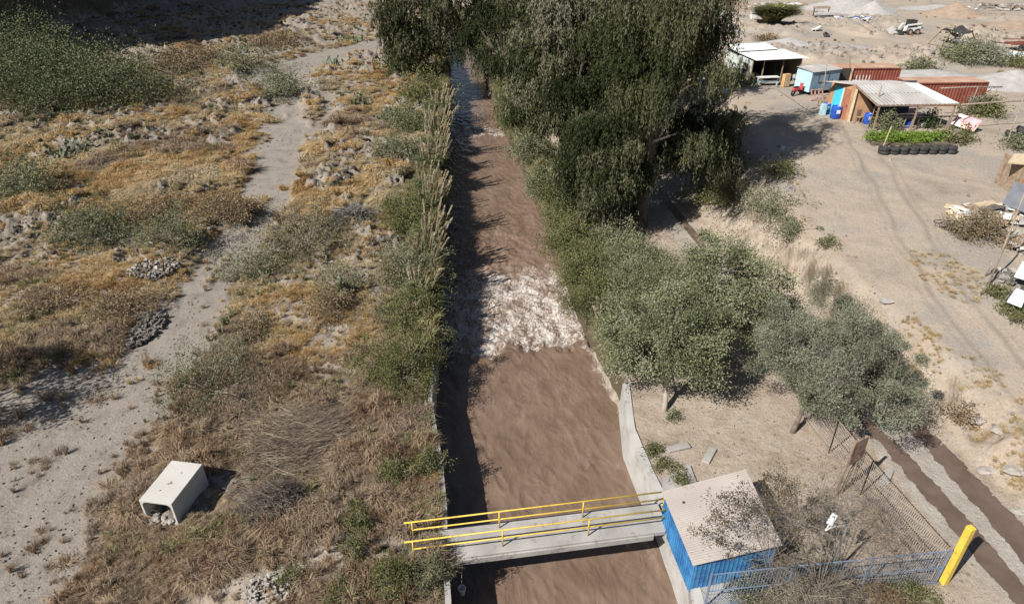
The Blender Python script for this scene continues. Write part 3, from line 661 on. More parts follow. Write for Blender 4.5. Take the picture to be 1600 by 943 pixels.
def brushpile(name, x, y, r, h, n, m, label, cat='brush', seed=0, ln=1.2, w=.012, dirv=None, kind=None):
    q = np.random.default_rng(seed); z = float(Z(x, y)); c = np.stack([q.normal(size=n) * r * .45, q.normal(size=n) * r * .45], -1)
    rr = np.hypot(c[:, 0], c[:, 1]) / r; zz = h * np.clip(1 - rr ** 2, 0, 1) * q.uniform(.2, 1, n)
    a = q.uniform(0, np.pi, n) if dirv is None else dirv + q.normal(size=n) * .45
    d = np.stack([np.cos(a), np.sin(a), q.normal(size=n) * .35], -1); d = nrm(d); L = q.uniform(.4, 1, n) * ln
    p0 = np.stack([c[:, 0], c[:, 1], zz + .05], -1) - d * L[:, None] / 2
    side = nrm(np.cross(d, rdir(n, q))); s2 = np.cross(side, d); V = []
    p1 = p0 + d * L[:, None] + rdir(n, q) * L[:, None] * .12
    for s in (side, s2): V.append(np.stack([p0 - s * w, p0 + s * w, p1 + s * w * .4, p1 - s * w * .4], 1))
    V = np.concatenate(V).reshape(-1, 3); V[:, 2] = np.maximum(V[:, 2], .02)
    o = npmesh(name, V, 4, m, np.tile(np.repeat(q.uniform(0, 1, n), 4), 2)); o.location = (x, y, z)
    return tag(o, label, cat, kind=kind)
def tree(name, x, y, cen, rad, nt_, lm, label, leafL, nl, seed, trunk_r=.3, weep=0, clump=.6, limbs=7, lw=.45, lean=(0, 0), group=None, z0=None, sparse=None, cat='tree', fork=.3, trunkm=None, zmin=.4):
    q = np.random.default_rng(seed); pr = random.Random(seed); z = float(Z(x, y)) if z0 is None else z0
    e = empty(name, (x, y, z), 0, label, cat, group); cen = np.array(cen, float); rad = np.array(rad, float)
    fk = Vector((cen[0] * .35 + lean[0], cen[1] * .35 + lean[1], max(.6, (cen[2]) * fork)))
    mb = MB(); mb.tube([(0, 0, -.3), tuple(fk * .45 + Vector((.05, .04, 0))), tuple(fk)], [trunk_r * 1.35, trunk_r, trunk_r * .85], 9)
    tgt = []
    while len(tgt) < nt_:
        u = q.normal(size=3); u /= np.linalg.norm(u); r_ = q.uniform(.35, 1.0) ** .5
        if u[2] < -.55: continue
        wob = 1 + .22 * math.sin(2.3 * math.atan2(u[1], u[0]) + seed) + (q.uniform(-.30, .14) if weep else q.uniform(-.14, .12))
        tgt.append(cen + u * r_ * rad * wob)
    tgt = np.array(tgt); ends = tgt[q.choice(nt_, limbs, replace=False)]; lp_ = []
    for E_ in ends:
        E_ = fk.lerp(Vector(E_), .8); m = fk.lerp(E_, .5) + Vector((0, 0, rad[2] * .12)); pts = [fk, fk.lerp(m, .55), m, m.lerp(E_, .55), E_]
        mb.tube([tuple(p) for p in pts], [trunk_r * .6, trunk_r * .42, trunk_r * .3, trunk_r * .2, trunk_r * .1], 6); lp_ += [(p, i) for i, p in enumerate(pts) if i]
    LP_ = np.array([tuple(p) for p, i in lp_])
    tw = MB()
    for t in tgt:
        k = int(np.argmin(np.linalg.norm(LP_ - t, axis=1) + .3 * rad[2] * (LP_[:, 2] > t[2] + .5))); b = Vector(LP_[k]); T = Vector(t)
        m = b.lerp(T, .5) + Vector((pr.uniform(-.2, .2), pr.uniform(-.2, .2), .15)) * (T - b).length
        tw.tube([tuple(b), tuple(m), tuple(T)], [trunk_r * .14, trunk_r * .09, max(.008, trunk_r * .03)], 4, False)
    mb.build('trunk', trunkm or M_trunk, e, True); tw.build('branches', trunkm or M_trunk, e)
    if weep:
        # hanging strands: each a curved line of narrow leaves
        ns = weep; pw_ = q.uniform(.12, 1, nt_) ** 1.6; k = q.choice(nt_, ns, p=pw_ / pw_.sum()); o = tgt[k] + q.normal(size=(ns, 3)) * clump * q.uniform(.7, 1.3, nt_)[k][:, None] * np.array((1, 1, .6))
        az = np.arctan2(o[:, 1] - cen[1], o[:, 0] - cen[0]) + q.normal(size=ns) * .5
        out = np.stack([np.cos(az), np.sin(az), np.zeros(ns)], -1) * q.uniform(.1, .9, (ns, 1)); Ls = q.uniform(.5, 1.5, ns) * q.uniform(.5, 1.7, nt_)[k]
        o[:, 2] = np.maximum(o[:, 2], zmin + .4); Ls = np.minimum(Ls, np.maximum(o[:, 2] - zmin, .3)); v0 = (q.uniform(0, 1, nt_) ** 1.5)[k] * .85
        per = nl; t = np.tile(np.linspace(0, 1, per), ns) ; kk = np.repeat(np.arange(ns), per)
        p = o[kk] + out[kk] * (t * (1.4 - t * .8))[:, None] + np.stack([0 * t, 0 * t, (.22 * np.sin(t * 3) - t ** 1.15 * Ls[kk])], -1)
        N = len(p); d = nrm(np.array((0, 0, -1.0)) + rdir(N, q) * .55 + out[kk] * .2 * (1 - t)[:, None])
        v = np.clip(v0[kk] + q.uniform(0, .25, N), 0, 1)
        p += q.normal(size=(N, 3)) * .05
        npmesh('crown', leafq(p, d, leafL * q.uniform(.7, 1.3, N), leafL * lw, q), 4, lm, np.repeat(v, 4), e)
    else:
        N = nl; k = q.integers(0, nt_, N); cs = q.uniform(.35, 1.5, nt_) * clump; off = q.normal(size=(N, 3)) * cs[k][:, None] * np.array((1, 1, .7)) * .6
        p = tgt[k] + off; d = nrm(nrm(off) + rdir(N, q) + np.array((0, 0, .1)))
        v = np.clip(q.uniform(0, 1, nt_)[k] * .6 + q.uniform(.05, .35, N), 0, 1)
        npmesh('crown', leafq(p, d, leafL * q.uniform(.5, 1.5, N), leafL * lw * q.uniform(.6, 1.3, N), q), 4, lm, np.repeat(v, 4), e)
    return e
# big weeping trees
tree('weeping_tree', 8.9, 44, (.5, .3, 13.2), (4.7, 5.4, 11.6), 96, L_dark, 'tallest weeping tree with drooping dark foliage on the right bank', .2, 22, 11, .6, weep=8400, clump=.62, trunkm=M_dtrunk, zmin=3.2, lw=.32)
tree('weeping_tree', 4.4, 50, (-.2, 0, 9.2), (4.7, 5.0, 8.8), 74, L_dark, 'weeping tree leaning over the canal edge left of the tallest one', .22, 22, 16, .5, weep=6000, clump=.62, trunkm=M_dtrunk, lw=.32)
tree('weeping_tree', 3.8, 68, (-1.0, 0, 9.5), (7.4, 6, 7.0), 80, L_dark, 'weeping tree reaching over the water behind the two nearest ones', .26, 20, 12, .5, weep=4400, clump=.75, lw=.34)
tree('weeping_tree', 10.6, 62, (0, 0, 10), (5.4, 6, 8.6), 64, L_dark, 'dark weeping tree beside the blue water drum at the yard edge', .26, 20, 13, .5, weep=4000, clump=.7, lw=.34)
tree('weeping_tree', -12.0, 88, (1.4, -1, 7), (4.6, 5, 7.2), 100, L_dark, 'weeping tree on the left bank at the far canal end', .3, 18, 14, .4, weep=2600, clump=.8, lw=.34)
tree('weeping_tree', 2, 92, (0, 0, 8), (9, 5, 8), 110, L_dark, 'weeping tree at the far end of the canal behind the others', .34, 18, 15, .4, weep=2600, clump=.9, lw=.34)
tree('weeping_tree', 6.4, 43.2, (-.3, .3, 4.6), (3.2, 3.2, 3.6), 52, L_dark, 'low hanging weeping tree whose strands reach the bank shrubs', .2, 20, 18, .2, weep=3600, clump=.6, lw=.32, trunkm=M_dtrunk)
tree('weeping_tree', 14.6, 49, (-.8, 0, 4.2), (3.0, 3.2, 3.6), 60, L_dark, 'low weeping tree on the yard slope under the tallest one', .2, 20, 17, .16, weep=2600, clump=.5, lw=.32)
# broad-leaved trees on the right bank
tree('leafy_tree', 6.9, 23.6, (.3, 1.8, 2.9), (2.6, 2.7, 2.2), 84, L_broad, 'dusty broad leaved tree with grey trunk beside the canal wall', .10, 42000, 27, .12, clump=.50, lw=.62, trunkm=mat('pale_bark', (.30, .26, .22), (.42, .37, .32), 3, .9))
tree('leafy_tree', 9.9, 27.2, (.6, 1.0, 3.3), (2.5, 2.9, 2.6), 92, L_broad, 'taller pale leaved tree between the canal shrubs and the lower road', .105, 44000, 22, .15, clump=.50, lw=.65)
tree('olive_tree', 12.2, 22.2, (1.5, 1.6, 3.0), (3.4, 3.4, 2.5), 190, L_olive, 'round grey green tree overhanging the picket fence and lower road', .088, 150000, 23, .10, clump=.38, lw=.36, fork=.35)
tree('bare_tree', 10.0, 13.4, (-.5, .8, 3.1), (3.1, 2.2, 2.4), 380, leafmat('pale_dry_leaf', [(.09, .075, .05), (.18, .15, .11), (.30, .255, .19)]), 'nearly bare tree with thin pale twigs beside the blue kiosk', .042, 19000, 24, .035, clump=.34, lw=.4, limbs=16, trunkm=mat('grey_dead_wood', (.13, .11, .09), (.25, .215, .18), 3, .9))
tree('bare_tree', 8.6, 13.6, (-.7, 1.0, 3.3), (2.1, 1.5, 1.5), 60, leafmat('withered_leaf', [(.06, .05, .035), (.12, .10, .06), (.2, .16, .1)]), 'thin bare sapling with dark withered leaves rising before the kiosk roof', .08, 3600, 25, .035, clump=.22, lw=.5, limbs=6)
brushpile('dry_brush', 9.8, 13.4, 2.4, 1.4, 7000, leafmat('pale_brush', [(.13, .11, .085), (.25, .215, .17), (.38, .335, .27)]), 'grey tangled dry brush under the bare tree before the kiosk', seed=31, ln=.8, w=.008)
brushpile('dry_brush', 11.9, 13.4, 1.4, .9, 2600, L_dry, 'small dry brush heap behind the blue picket fence', seed=32, ln=.6, w=.008)

L_thk = leafmat('thicket_leaf', [(.05, .06, .03), (.10, .12, .06), (.155, .17, .095), (.23, .225, .15)])
SH = [ # name,px,py(base),r,h,leaf,dens,label
 ('thicket', 60, 150, 9.5, 6.0, L_thk, .9, 'large grey green thicket before the dark hillside'),
 ('thicket', 150, 165, 7.0, 4.6, L_thk, .9, 'grey green thicket next to the large one, on its right'),
 ('thicket', 5, 105, 8.0, 6.5, L_thk, .7, 'green thicket at the picture corner below the dark hillside'),
 ('shrub', 150, 375, 2.5, 2.2, L_grey, .7, 'grey green shrub amid golden grass on the left plain'),
 ('shrub', 270, 385, 2.3, 2.2, L_grey, .35, 'thin pale shrub beside the track on the left plain'),
 ('shrub', 45, 305, 3.0, 2.4, L_grey, .5, 'wide dull green shrub near the left picture edge'),
 ('shrub', 435, 150, 2.9, 3.0, L_grey, .6, 'round grey green shrub standing alone beside the forked track'),
 ('shrub', 383, 105, 3.4, 2.6, L_grey, .4, 'low grey shrub beside the far track bend'),
 ('shrub', 210, 165, 2.2, 1.4, L_green, .4, 'small green shrub right of the large thicket'),
 ('shrub', 330, 612, 2.1, 2.3, L_grey, .3, 'sparse green shrub with thin stems on the track edge'),
 ('shrub', 400, 425, 1.9, 1.6, L_grey, .35, 'low open green shrub between track and brush'),
 ('shrub', 480, 392, 2.7, 2.5, leafmat('olive_grey_leaf', [(.12, .11, .06), (.2, .18, .11), (.28, .25, .16)]), .4, 'large olive grey shrub beside the heap of dead fronds'),
 ('shrub', 400, 515, 1.3, .8, L_dry, .5, 'low brown bent shrub beside the stony track edge'),
 ('shrub', 530, 455, 1.4, 1.4, L_grey, .35, 'upright grey green shrub in golden grass above the brush'),
 ('shrub', 350, 340, 2.4, 1.3, L_dry, .9, 'orange brown dry shrub casting a shadow on the track'),
 ('shrub', 615, 752, .75, .75, L_green, .8, 'bushy bright green shrub on the slope above the canal wall'),
 ('shrub', 560, 830, .6, .8, L_green, .6, 'light green shrub between brush and footbridge path'),
 ('shrub', 550, 868, .5, .6, L_green, .5, 'small green shrub at the edge of the bare path'),
 ('shrub', 455, 912, .45, .5, L_green, .8, 'tiny bright green bush alone near the bottom edge'),
 ('shrub', 610, 925, .85, 1.2, L_green, .8, 'tall green shrub below the footbridge end'),
 ('shrub', 540, 940, .8, .6, L_green, .6, 'low green shrub at the bottom edge below the bridge path'),
 ('shrub', 675, 905, .7, .9, L_grey, .7, 'grey green shrub against the canal wall below the footbridge'),
 ('shrub', 672, 735, .6, .9, L_green, .7, 'green shrub clinging to the left canal wall'),
 ('shrub', 655, 360, 2.0, 2.2, L_green, 1.0, 'dense bright green shrub between the pampas clumps'),
 ('shrub', 640, 590, 1.6, 1.9, L_green, 1.0, 'dense green shrub just before the concrete canal wall starts'),
 ('shrub', 640, 505, 1.5, 1.9, L_green, .6, 'yellow green shrub leaning over the canal at the rapids'),
 ('shrub', 640, 440, 1.8, 2.0, L_grey, .6, 'grey twiggy shrub on the left bank above the rapids'),
 ('shrub', 672, 165, 2.6, 3.0, L_green, .8, 'green shrub under the far left weeping tree'),
 ('shrub', 640, 112, 3.0, 3.4, L_deep, 1.0, 'deep green bush standing left of the far canal end'),
 ('shrub', 630, 330, 1.2, 1.3, L_grey, .6, 'dull green shrub left of the dense bright one'),
 ('shrub', 620, 245, 1.7, 1.8, L_grey, .7, 'dull green shrub on the bank beside the pampas row'),
 ('shrub', 640, 210, 2.0, 2.2, L_reed, .7, 'pale green shrub among the farther pampas plumes'),
 ('shrub', 615, 190, 1.5, 1.3, L_grey, .6, 'small dull shrub where the eroded bank begins'),
 ('shrub', 850, 310, 1.6, 2.2, L_grey, .8, 'grey green bank shrub under the weeping tree'),
 ('shrub', 885, 350, 1.7, 2.0, L_green, .9, 'fresh green bank shrub between canal and lower road'),
 ('shrub', 905, 400, 1.7, 2.0, L_green, 1.0, 'bright green bank shrub at the canal bend'),
 ('shrub', 950, 395, 1.9, 1.8, L_broad, .8, 'pale broad leaved shrub inland from the bright bank shrubs'),
 ('shrub', 930, 450, 1.6, 2.0, L_green, .9, 'dark green bank shrub above the white rapids'),
 ('shrub', 985, 455, 1.9, 2.0, L_broad, .8, 'reddish green shrub behind the rapids shrubs'),
 ('shrub', 960, 510, 1.3, 2.0, L_broad, .9, 'dusty green shrub above the stone apron'),
 ('shrub', 1010, 520, 1.7, 2.2, L_broad, .9, 'dusty leafy shrub crowding the leafy tree'),
 ('shrub', 985, 575, 1.0, 1.7, L_broad, .9, 'dusty shrub where the concrete wall begins'),
 ('shrub', 1035, 440, 1.3, 1.0, L_broad, .8, 'low shrub beside the pale lower road'),
 ('shrub', 950, 340, 1.8, 1.5, L_grey, .7, 'grey shrub at the edge of the shaded lower road'),
 ('shrub', 825, 262, 1.7, 2.4, L_grey, .8, 'grey green shrub hanging over the far right bank'),
 ('shrub', 800, 200, 1.7, 2.2, L_green, .8, 'green shrub hiding the far right bank beside the foam line'),
 ('shrub', 1130, 310, 1.7, 1.6, L_green, .7, 'yellow green shrub on the shaded yard slope'),
 ('shrub', 1200, 330, 1.9, 1.3, L_grey, .5, 'sparse shrub on the sunlit yard slope'),
 ('shrub', 1235, 365, 1.3, .9, L_grey, .5, 'small sparse shrub low on the sunlit yard slope'),
 ('shrub', 1290, 383, .6, .4, L_green, .6, 'tiny green weed on the bare yard slope'),
 ('shrub', 1215, 270, 1.2, .9, L_green, .6, 'low green weed at the tip of the tree shadow'),
 ('shrub', 1050, 652, .32, .4, L_grey, .7, 'tiny grey weed at the foot of the grey tree trunk'),
 ('shrub', 1022, 705, .42, .35, L_green, .8, 'small green weed beside the pale canal wall'),
 ('shrub', 1040, 730, .42, .35, L_green, .8, 'small dark weed beside a concrete landing'),
 ('shrub', 1063, 752, .45, .25, L_green, .8, 'low weed at the corner of the kiosk roof'),
 ('shrub', 1525, 368, 1.6, 1.3, leafmat('ruddy_leaf', [(.14, .12, .07), (.24, .19, .12), (.33, .27, .18)]), .8, 'ruddy brown shrub before the debris heap'),
 ('shrub', 1555, 460, .6, .45, L_green, .9, 'spiky green plant at the foot of the leaning poles'),
 ('shrub', 1592, 495, .75, .6, L_green, 1.0, 'dense green plant under the pale panels'),
 ('shrub', 1535, 98, 2.3, 2.2, L_olive, .9, 'blue grey shrub behind the second container'),
 ('shrub', 1500, 98, 2.2, 1.9, L_grey, .8, 'dull green shrub left of the blue grey one'),
 ('shrub', 1437, 112, 1.5, 1.3, L_grey, .9, 'small green shrub between the two rusty containers'),
 ('shrub', 1590, 105, 1.8, 1.2, L_green, .6, 'low green shrub behind the pergola poles'),
 ('shrub', 1535, 180, 1.6, 1.5, L_green, .9, 'fresh green shrub under the pergola poles'),
 ('shrub', 1490, 222, 1.0, 1.2, L_green, .9, 'green shrub at the right end of the garden bed'),
 ('shrub', 1383, 205, .9, 1.5, L_broad, .9, 'climbing green shrub at the left veranda post'),
 ('shrub', 1450, 200, .8, 1.2, L_deep, .9, 'dark green shrub inside the veranda rail'),
 ('shrub', 1590, 232, 1.4, .8, L_grey, .5, 'straggly weeds before the tyre heap'),
 ('shrub', 1145, 130, 1.8, 1.2, L_grey, .5, 'pale weeds beside the white roofed shed'),
 ('shrub', 1200, 65, 1.2, .9, L_dry, .7, 'yellowish weed on the gravel behind the white roofed shed'),
 ('shrub', 1500, 650, .7, .5, L_dry, .7, 'straw coloured bush on the stony roadside slope'),
 ('shrub', 865, 315, 1.5, 2.0, L_green, .9, 'small fresh shrub under the hanging strands by the water'),
 ('shrub', 880, 385, 1.3, 2.0, L_green, 1.0, 'yellow green shrub hanging over the water at the canal bend'),
 ('shrub', 905, 440, 1.3, 2.0, L_green, 1.0, 'fresh green shrub hanging over the upper rapids'),
 ('shrub', 925, 490, 1.2, 2.0, L_green, 1.0, 'yellow green shrub hanging over the middle of the rapids'),
 ('shrub', 945, 540, 1.0, 1.9, L_green, 1.0, 'narrow green shrub at the lower end of the rapids'),
 ('shrub', 965, 430, 1.7, 2.0, L_broad, 1.0, 'rounded dusty shrub in the middle of the bank thicket'),
 ('shrub', 1000, 410, 1.4, 1.3, L_broad, .9, 'pale dusty shrub close to the sunlit part of the lower road'),
 ('shrub', 1025, 470, 1.9, 2.2, L_broad, 1.0, 'large dusty shrub between the two leafy trees'),
 ('shrub', 975, 485, 1.6, 2.3, L_broad, 1.0, 'dusty shrub behind the small tan reed clump'),
 ('shrub', 1035, 560, 1.3, 1.8, L_broad, .9, 'shadowed dusty shrub at the left foot of the leafy tree'),
 ('shrub', 970, 368, 1.3, 1.1, L_grey, .9, 'low grey shrub where the tree shade meets the lower road'),
 ('shrub', 250, 340, 2.0, 1.2, L_dry, .8, 'reddish dry shrub left of the thin pale shrub on the plain'),
 ('shrub', 200, 490, 1.8, 1.0, L_dry, .45, 'brown dry shrub above the dark stone rubble heap'),
 ('shrub', 90, 480, 2.0, .9, L_dry, .4, 'wide brown dry shrub on the left plain near the shaded edge'),
 ('shrub', 270, 110, 3.2, 2.2, L_dry, .8, 'dark brown dry shrub behind the large prickly pear clump'),
 ('shrub', 430, 70, 4.0, 1.6, L_dry, .7, 'long brown heap of dry scrub beyond the far track bend'),
 ('shrub', 320, 95, 3.0, 1.5, L_dry, .6, 'low dark scrub between the thicket and the far track bend'),
 ('shrub', 510, 490, 1.5, 1.1, L_dry, .6, 'brown dry shrub under the upright grey green one'),
 ('shrub', 620, 430, 1.0, 1.1, L_dry, .6, 'straw coloured shrub on the bare bank slope'),
 ('shrub', 1180, 930, .9, .8, L_grey, .7, 'grey green shrub behind the blue fence near the kiosk'),
 ('shrub', 1420, 940, .9, .5, L_green, .7, 'low green shrub at the bottom edge behind the blue fence'),
]
for i, (nm, px, py, r, h, lm, dn, lb_) in enumerate(SH):
    g = G(px, py)
    if g[0] < XL(g[1]) and px > 600 and py < 700: g[0] = min(g[0], XL(g[1]) - .95 * r - .1)
    bush(nm, g[0], g[1], r, h, lm, lb_, 'thicket' if nm == 'thicket' else 'shrub', dens=dn, seed=i, lw=.5 if lm is not L_olive else .35)
PG = [(680, 330, 1.3, 1.9, 26, 'pampas grass clump with cream plumes nearest the dense bright green shrub'), (688, 268, 1.5, 2.0, 26, 'tall pampas grass clump in the middle of the left bank row'),
      (690, 215, 1.6, 2.1, 24, 'pampas grass clump level with the far foam line'), (694, 180, 1.7, 2.0, 22, 'farthest pampas grass clump under the left bank tree'),
      (672, 418, 1.1, 1.7, 20, 'pampas grass clump leaning over the canal above the rapids'), (665, 300, 1.2, 1.5, 14, 'inner pampas grass clump left of the bank row'),
      (690, 240, 1.4, 1.8, 20, 'pampas grass clump squeezed between two taller ones on the left bank'), (676, 385, 1.2, 1.9, 22, 'pampas grass clump beside the grey twiggy shrub above the rapids'),
      (655, 470, .9, 1.6, 9, 'thin pampas grass clump with few plumes level with the rapids')]
for i, (px, py, r, h, n, lb_) in enumerate(PG):
    g = G(px, py); g[0] = min(g[0], XL(g[1]) - .75); pampas(g[0], g[1], r * 1.05, h * 1.05, lb_, 200 + i, int(n * 1.3), (.75, .1))
g = G(944, 520); e = pampas(g[0], g[1], .5, 1.2, 'small tan reed clump on the right bank above the stone apron', 210, 12, (0, 0)); e['category'] = 'reeds'; del e['group']; e.name = 'reed_clump'
for i, (px, py) in enumerate(((845, 345), (838, 300))):
    g = G(px, py); e = pampas(g[0], g[1], .7, 1.0, ('pale reed clump drooping to the water at the canal bend', 'pale reed clump drooping to the water below the weeping tree')[i], 214 + i, 12, (-2.5, -.5)); e.name = 'reed_clump'; e['category'] = 'reeds'; del e['group']
CT = [(240, 135, 2.4, 26, 'large prickly pear clump right of the thicket'), (524, 102, 2.2, 26, 'prickly pear clump in golden grass beyond the forked track'), (548, 66, 2.2, 22, 'farthest prickly pear clump near the far rubble'),
      (563, 163, 1.2, 10, 'small prickly pear clump near the eroded bank'), (545, 460, .7, 8, 'prickly pear beside the grey shrub above the brush'), (110, 245, 2.0, 20, 'yellowish prickly pear clump on the left plain')]
for i, (px, py, r, n, lb_) in enumerate(CT):
    g = G(px, py); cactus(g[0], g[1], r, lb_, 300 + i, n)
# tall reeds at the far yard
for px, py, r, h, lb_ in ((1212, 38, 3.4, 3.4, 'tall green reed stand on the mound at the far yard'), (1196, 36, 2.4, 2.8, 'shorter reed stand on the left flank of the tall one')):
    g = G(px, py); e = pampas(g[0], g[1], r, h, lb_, 250 + px, 0, (0, 0), L_green); e.name = 'reed_stand'; e['category'] = 'reeds'; del e['group']
g = G(548, 350); brushpile('dead_fronds', g[0], g[1], 1.9, 1.1, 900, leafmat('dead_frond', [(.2, .18, .15), (.35, .32, .28), (.5, .47, .42)]), 'grey heap of dead palm fronds beside the bank', 'branch pile', 61, 2.0, .03, .9)
g = G(430, 800); brushpile('tumbled_brush', g[0], g[1], 1.5, 1.1, 2600, leafmat('grey_brush', [(.12, .10, .085), (.22, .18, .15), (.34, .29, .24)]), 'dark grey tangled dead bush right of the concrete culvert', 'dead bush', 62, .9, .009)
g = G(470, 690); brushpile('fallen_branches', g[0], g[1], 2.6, .8, 4200, leafmat('tan_brush', [(.20, .155, .12), (.34, .27, .20), (.48, .40, .31)]), 'tan sheaf of fallen dry branches above the dead bush', 'branch pile', 63, 1.8, .01, .45)
g = G(250, 25)

# ------------------------------------------------------------------ the yard: sheds, containers, junk
def Y3(px, py, h): p = P(px, py, 4 + h); return Vector((p[0], p[1], 4 + h))
def part(mb, name, m, e, **k): return mb.build(name, m, e, **k)
def thing(name, px, py, label, cat, group=None, rz=0, z=None):
    g = G(px, py); return empty(name, (g[0], g[1], g[2] if z is None else z), rz, label, cat, group)
def loc(e, px, py, h): p = Y3(px, py, h); return Matrix.Rotation(-e.rotation_euler.z, 3, 'Z') @ (p - Vector(e.location))
def quadwall(e, a, b, ha, hb, m, th=.06, name='wall', z0=0):
    a = Vector(a); b = Vector(b); u = (b - a).normalized(); nn = Vector((-u.y, u.x, 0)) * th; z = Vector((0, 0, 1))
    vs = [a + z * z0, b + z * z0, b + z * hb, a + z * ha]; vs += [v + nn for v in vs]
    return MB().add(vs, [(0,1,2,3),(7,6,5,4),(0,4,5,1),(1,5,6,2),(2,6,7,3),(3,7,4,0)]).build(name, m, e)

# shed with white roof
s1 = empty('white_roofed_shed', (23.6, 68.7, 4.0), math.atan2(1.0, 5.2), 'open fronted shed with white sheet roof at the back of the yard', 'shed')
quadwall(s1, (0, 0, 0), (0, 5.3, 0), 2.3, 2.5, mat('pale_green_wall', (.50, .56, .52), (.58, .63, .58), 1, .7, c3=(.40, .42, .38)), name='side_wall')
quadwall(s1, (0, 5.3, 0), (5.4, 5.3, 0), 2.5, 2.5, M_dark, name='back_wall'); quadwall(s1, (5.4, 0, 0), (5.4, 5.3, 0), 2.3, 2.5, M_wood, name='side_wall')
quadwall(s1, (-.02, -.02, 0), (-.02, 1.9, 0), 2.25, 2.3, M_yell2, name='yellow_wall_panel', th=-.05)
MB().box((-.1, .95, 1.45), (.05, .9, .9)).build('dark_window', M_dark, s1); MB().box((-.1, .75, .45), (.05, 1.5, .85)).build('rusty_lower_panel', M_rroof, s1)
for x_ in (0.05, 1.3, 3.4, 5.3): MB().box((x_, 0, 1.15), (.1, .1, 2.3)).build('post', M_woodp if x_ < .2 else M_wood, s1)
MB().corr([(-.5, 2.5, 2.72), (4.2, 2.7, 2.78), (4.4, 5.6, 2.9), (-.5, 5.6, 2.86)], .25, .02).build('upper_roof_sheet', M_zinc, s1)
MB().corr([(.1, -.5, 2.42), (5.9, -.3, 2.42), (5.0, 3.1, 2.68), (-.4, 3.1, 2.66)], .25, .02).build('lower_roof_sheet', M_zinc, s1)
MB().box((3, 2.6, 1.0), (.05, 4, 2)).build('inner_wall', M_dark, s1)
t = empty('work_table', (24.6, 68.2, 4.0), .15, 'white topped work table under the white shed roof', 'table')
MB().box((.7, 0, .85), (2.2, .7, .06)).build('table_top', M_white, t); MB().box((.7, -.1, .45), (2.1, .05, .16)).build('table_rail', M_lblue, t)
for x_ in (-.35, 1.7): MB().box((x_, -.1, .42), (.09, .09, .84)).build('leg', M_lblue, t)
t = empty('wooden_cabinet', (27.0, 68.0, 4), .35, 'leaning plywood cabinet at the open front of the white roofed shed', 'cabinet')
MB().box((0, 0, .6), (.7, .45, 1.2)).build('body', mat('honey_ply', (.50, .30, .13), (.58, .37, .18), 2), t, bevel=.01); MB().box((.05, -.235, .6), (.5, .02, 1.05)).build('door', M_woodp, t)
mb = MB(); q7 = random.Random(8)
for i in range(26): mb.box((q7.uniform(-.9, .9), q7.uniform(-.35, .5), q7.uniform(.1, .95)), (q7.uniform(.3, .6), q7.uniform(.3, .5), q7.uniform(.15, .35)), q7.uniform(0, 3))
o = mb.build('sack_pile', mat('grey_sacks', (.10, .10, .10), (.42, .42, .42), 3, .9), bevel=.03); o.location = (29.0, 68.3, 4); tag(o, 'heap of grey plastic sacks between the white shed and the blue box', 'sacks')
# light blue box trailer
bt = empty('box_trailer', (27.9, 64.3, 4), math.atan2(1.5, 3.4), 'light blue box trailer with pale ribbed roof beside the white shed', 'trailer')
MB().box((1.75, .95, 1.22), (3.5, 1.9, 1.8)).build('body', M_mblue, bt, bevel=.02)
MB().box((-.012, .95, 1.22), (.03, 1.88, 1.78)).build('end_panel', M_lblue, bt)
MB().corr([(-.1, -.1, 2.16), (3.6, -.1, 2.16), (3.6, 2.0, 2.3), (-.1, 2.0, 2.3)], .3, .02).build('roof', M_zinc2, bt)
f = MB().box((1.5, -.02, 1.5), (1.2, .04, .75)).build('window_frame', M_dark, bt); MB().box((1.5, -.045, 1.5), (1.06, .012, .62)).build('pane', M_mblue, f)
for x_ in (.6, 2.8):
    MB().lathe([(.001, -.09), (.3, -.09), (.33, 0), (.3, .09), (.001, .09)], (x_, -.05, .32), 16, Matrix.Rotation(math.pi / 2, 3, 'X')).build('wheel', M_black, bt)
MB().bar((-.9, .9, .3), (0, .9, .35), .08).build('tow_bar', M_dark, bt)
mc = empty('motor_scooter', (26.9, 64.5, 4), .5, 'red and black scooter parked at the end of the light blue trailer', 'scooter')
for x_ in (-.55, .55): MB().lathe([(.12, -.05), (.26, -.06), (.3, 0), (.26, .06), (.12, .05)], (x_, 0, .3), 14, Matrix.Rotation(math.pi / 2, 3, 'X')).build('wheel', M_black, mc)
M_red = mat('red_plastic', (.55, .05, .07), (.6, .1, .1), 3, .4)
MB().box((-.25, 0, .62), (.8, .26, .28)).build('body', M_red, mc, bevel=.06); MB().box((.4, 0, .75), (.1, .34, .6)).build('leg_shield', M_red, mc, bevel=.02)
MB().box((-.3, 0, .82), (.62, .24, .1)).build('seat', M_black, mc, bevel=.03); MB().tube([(.42, -.3, 1.08), (.42, .3, 1.08)], .02).build('handlebar', M_black, mc)
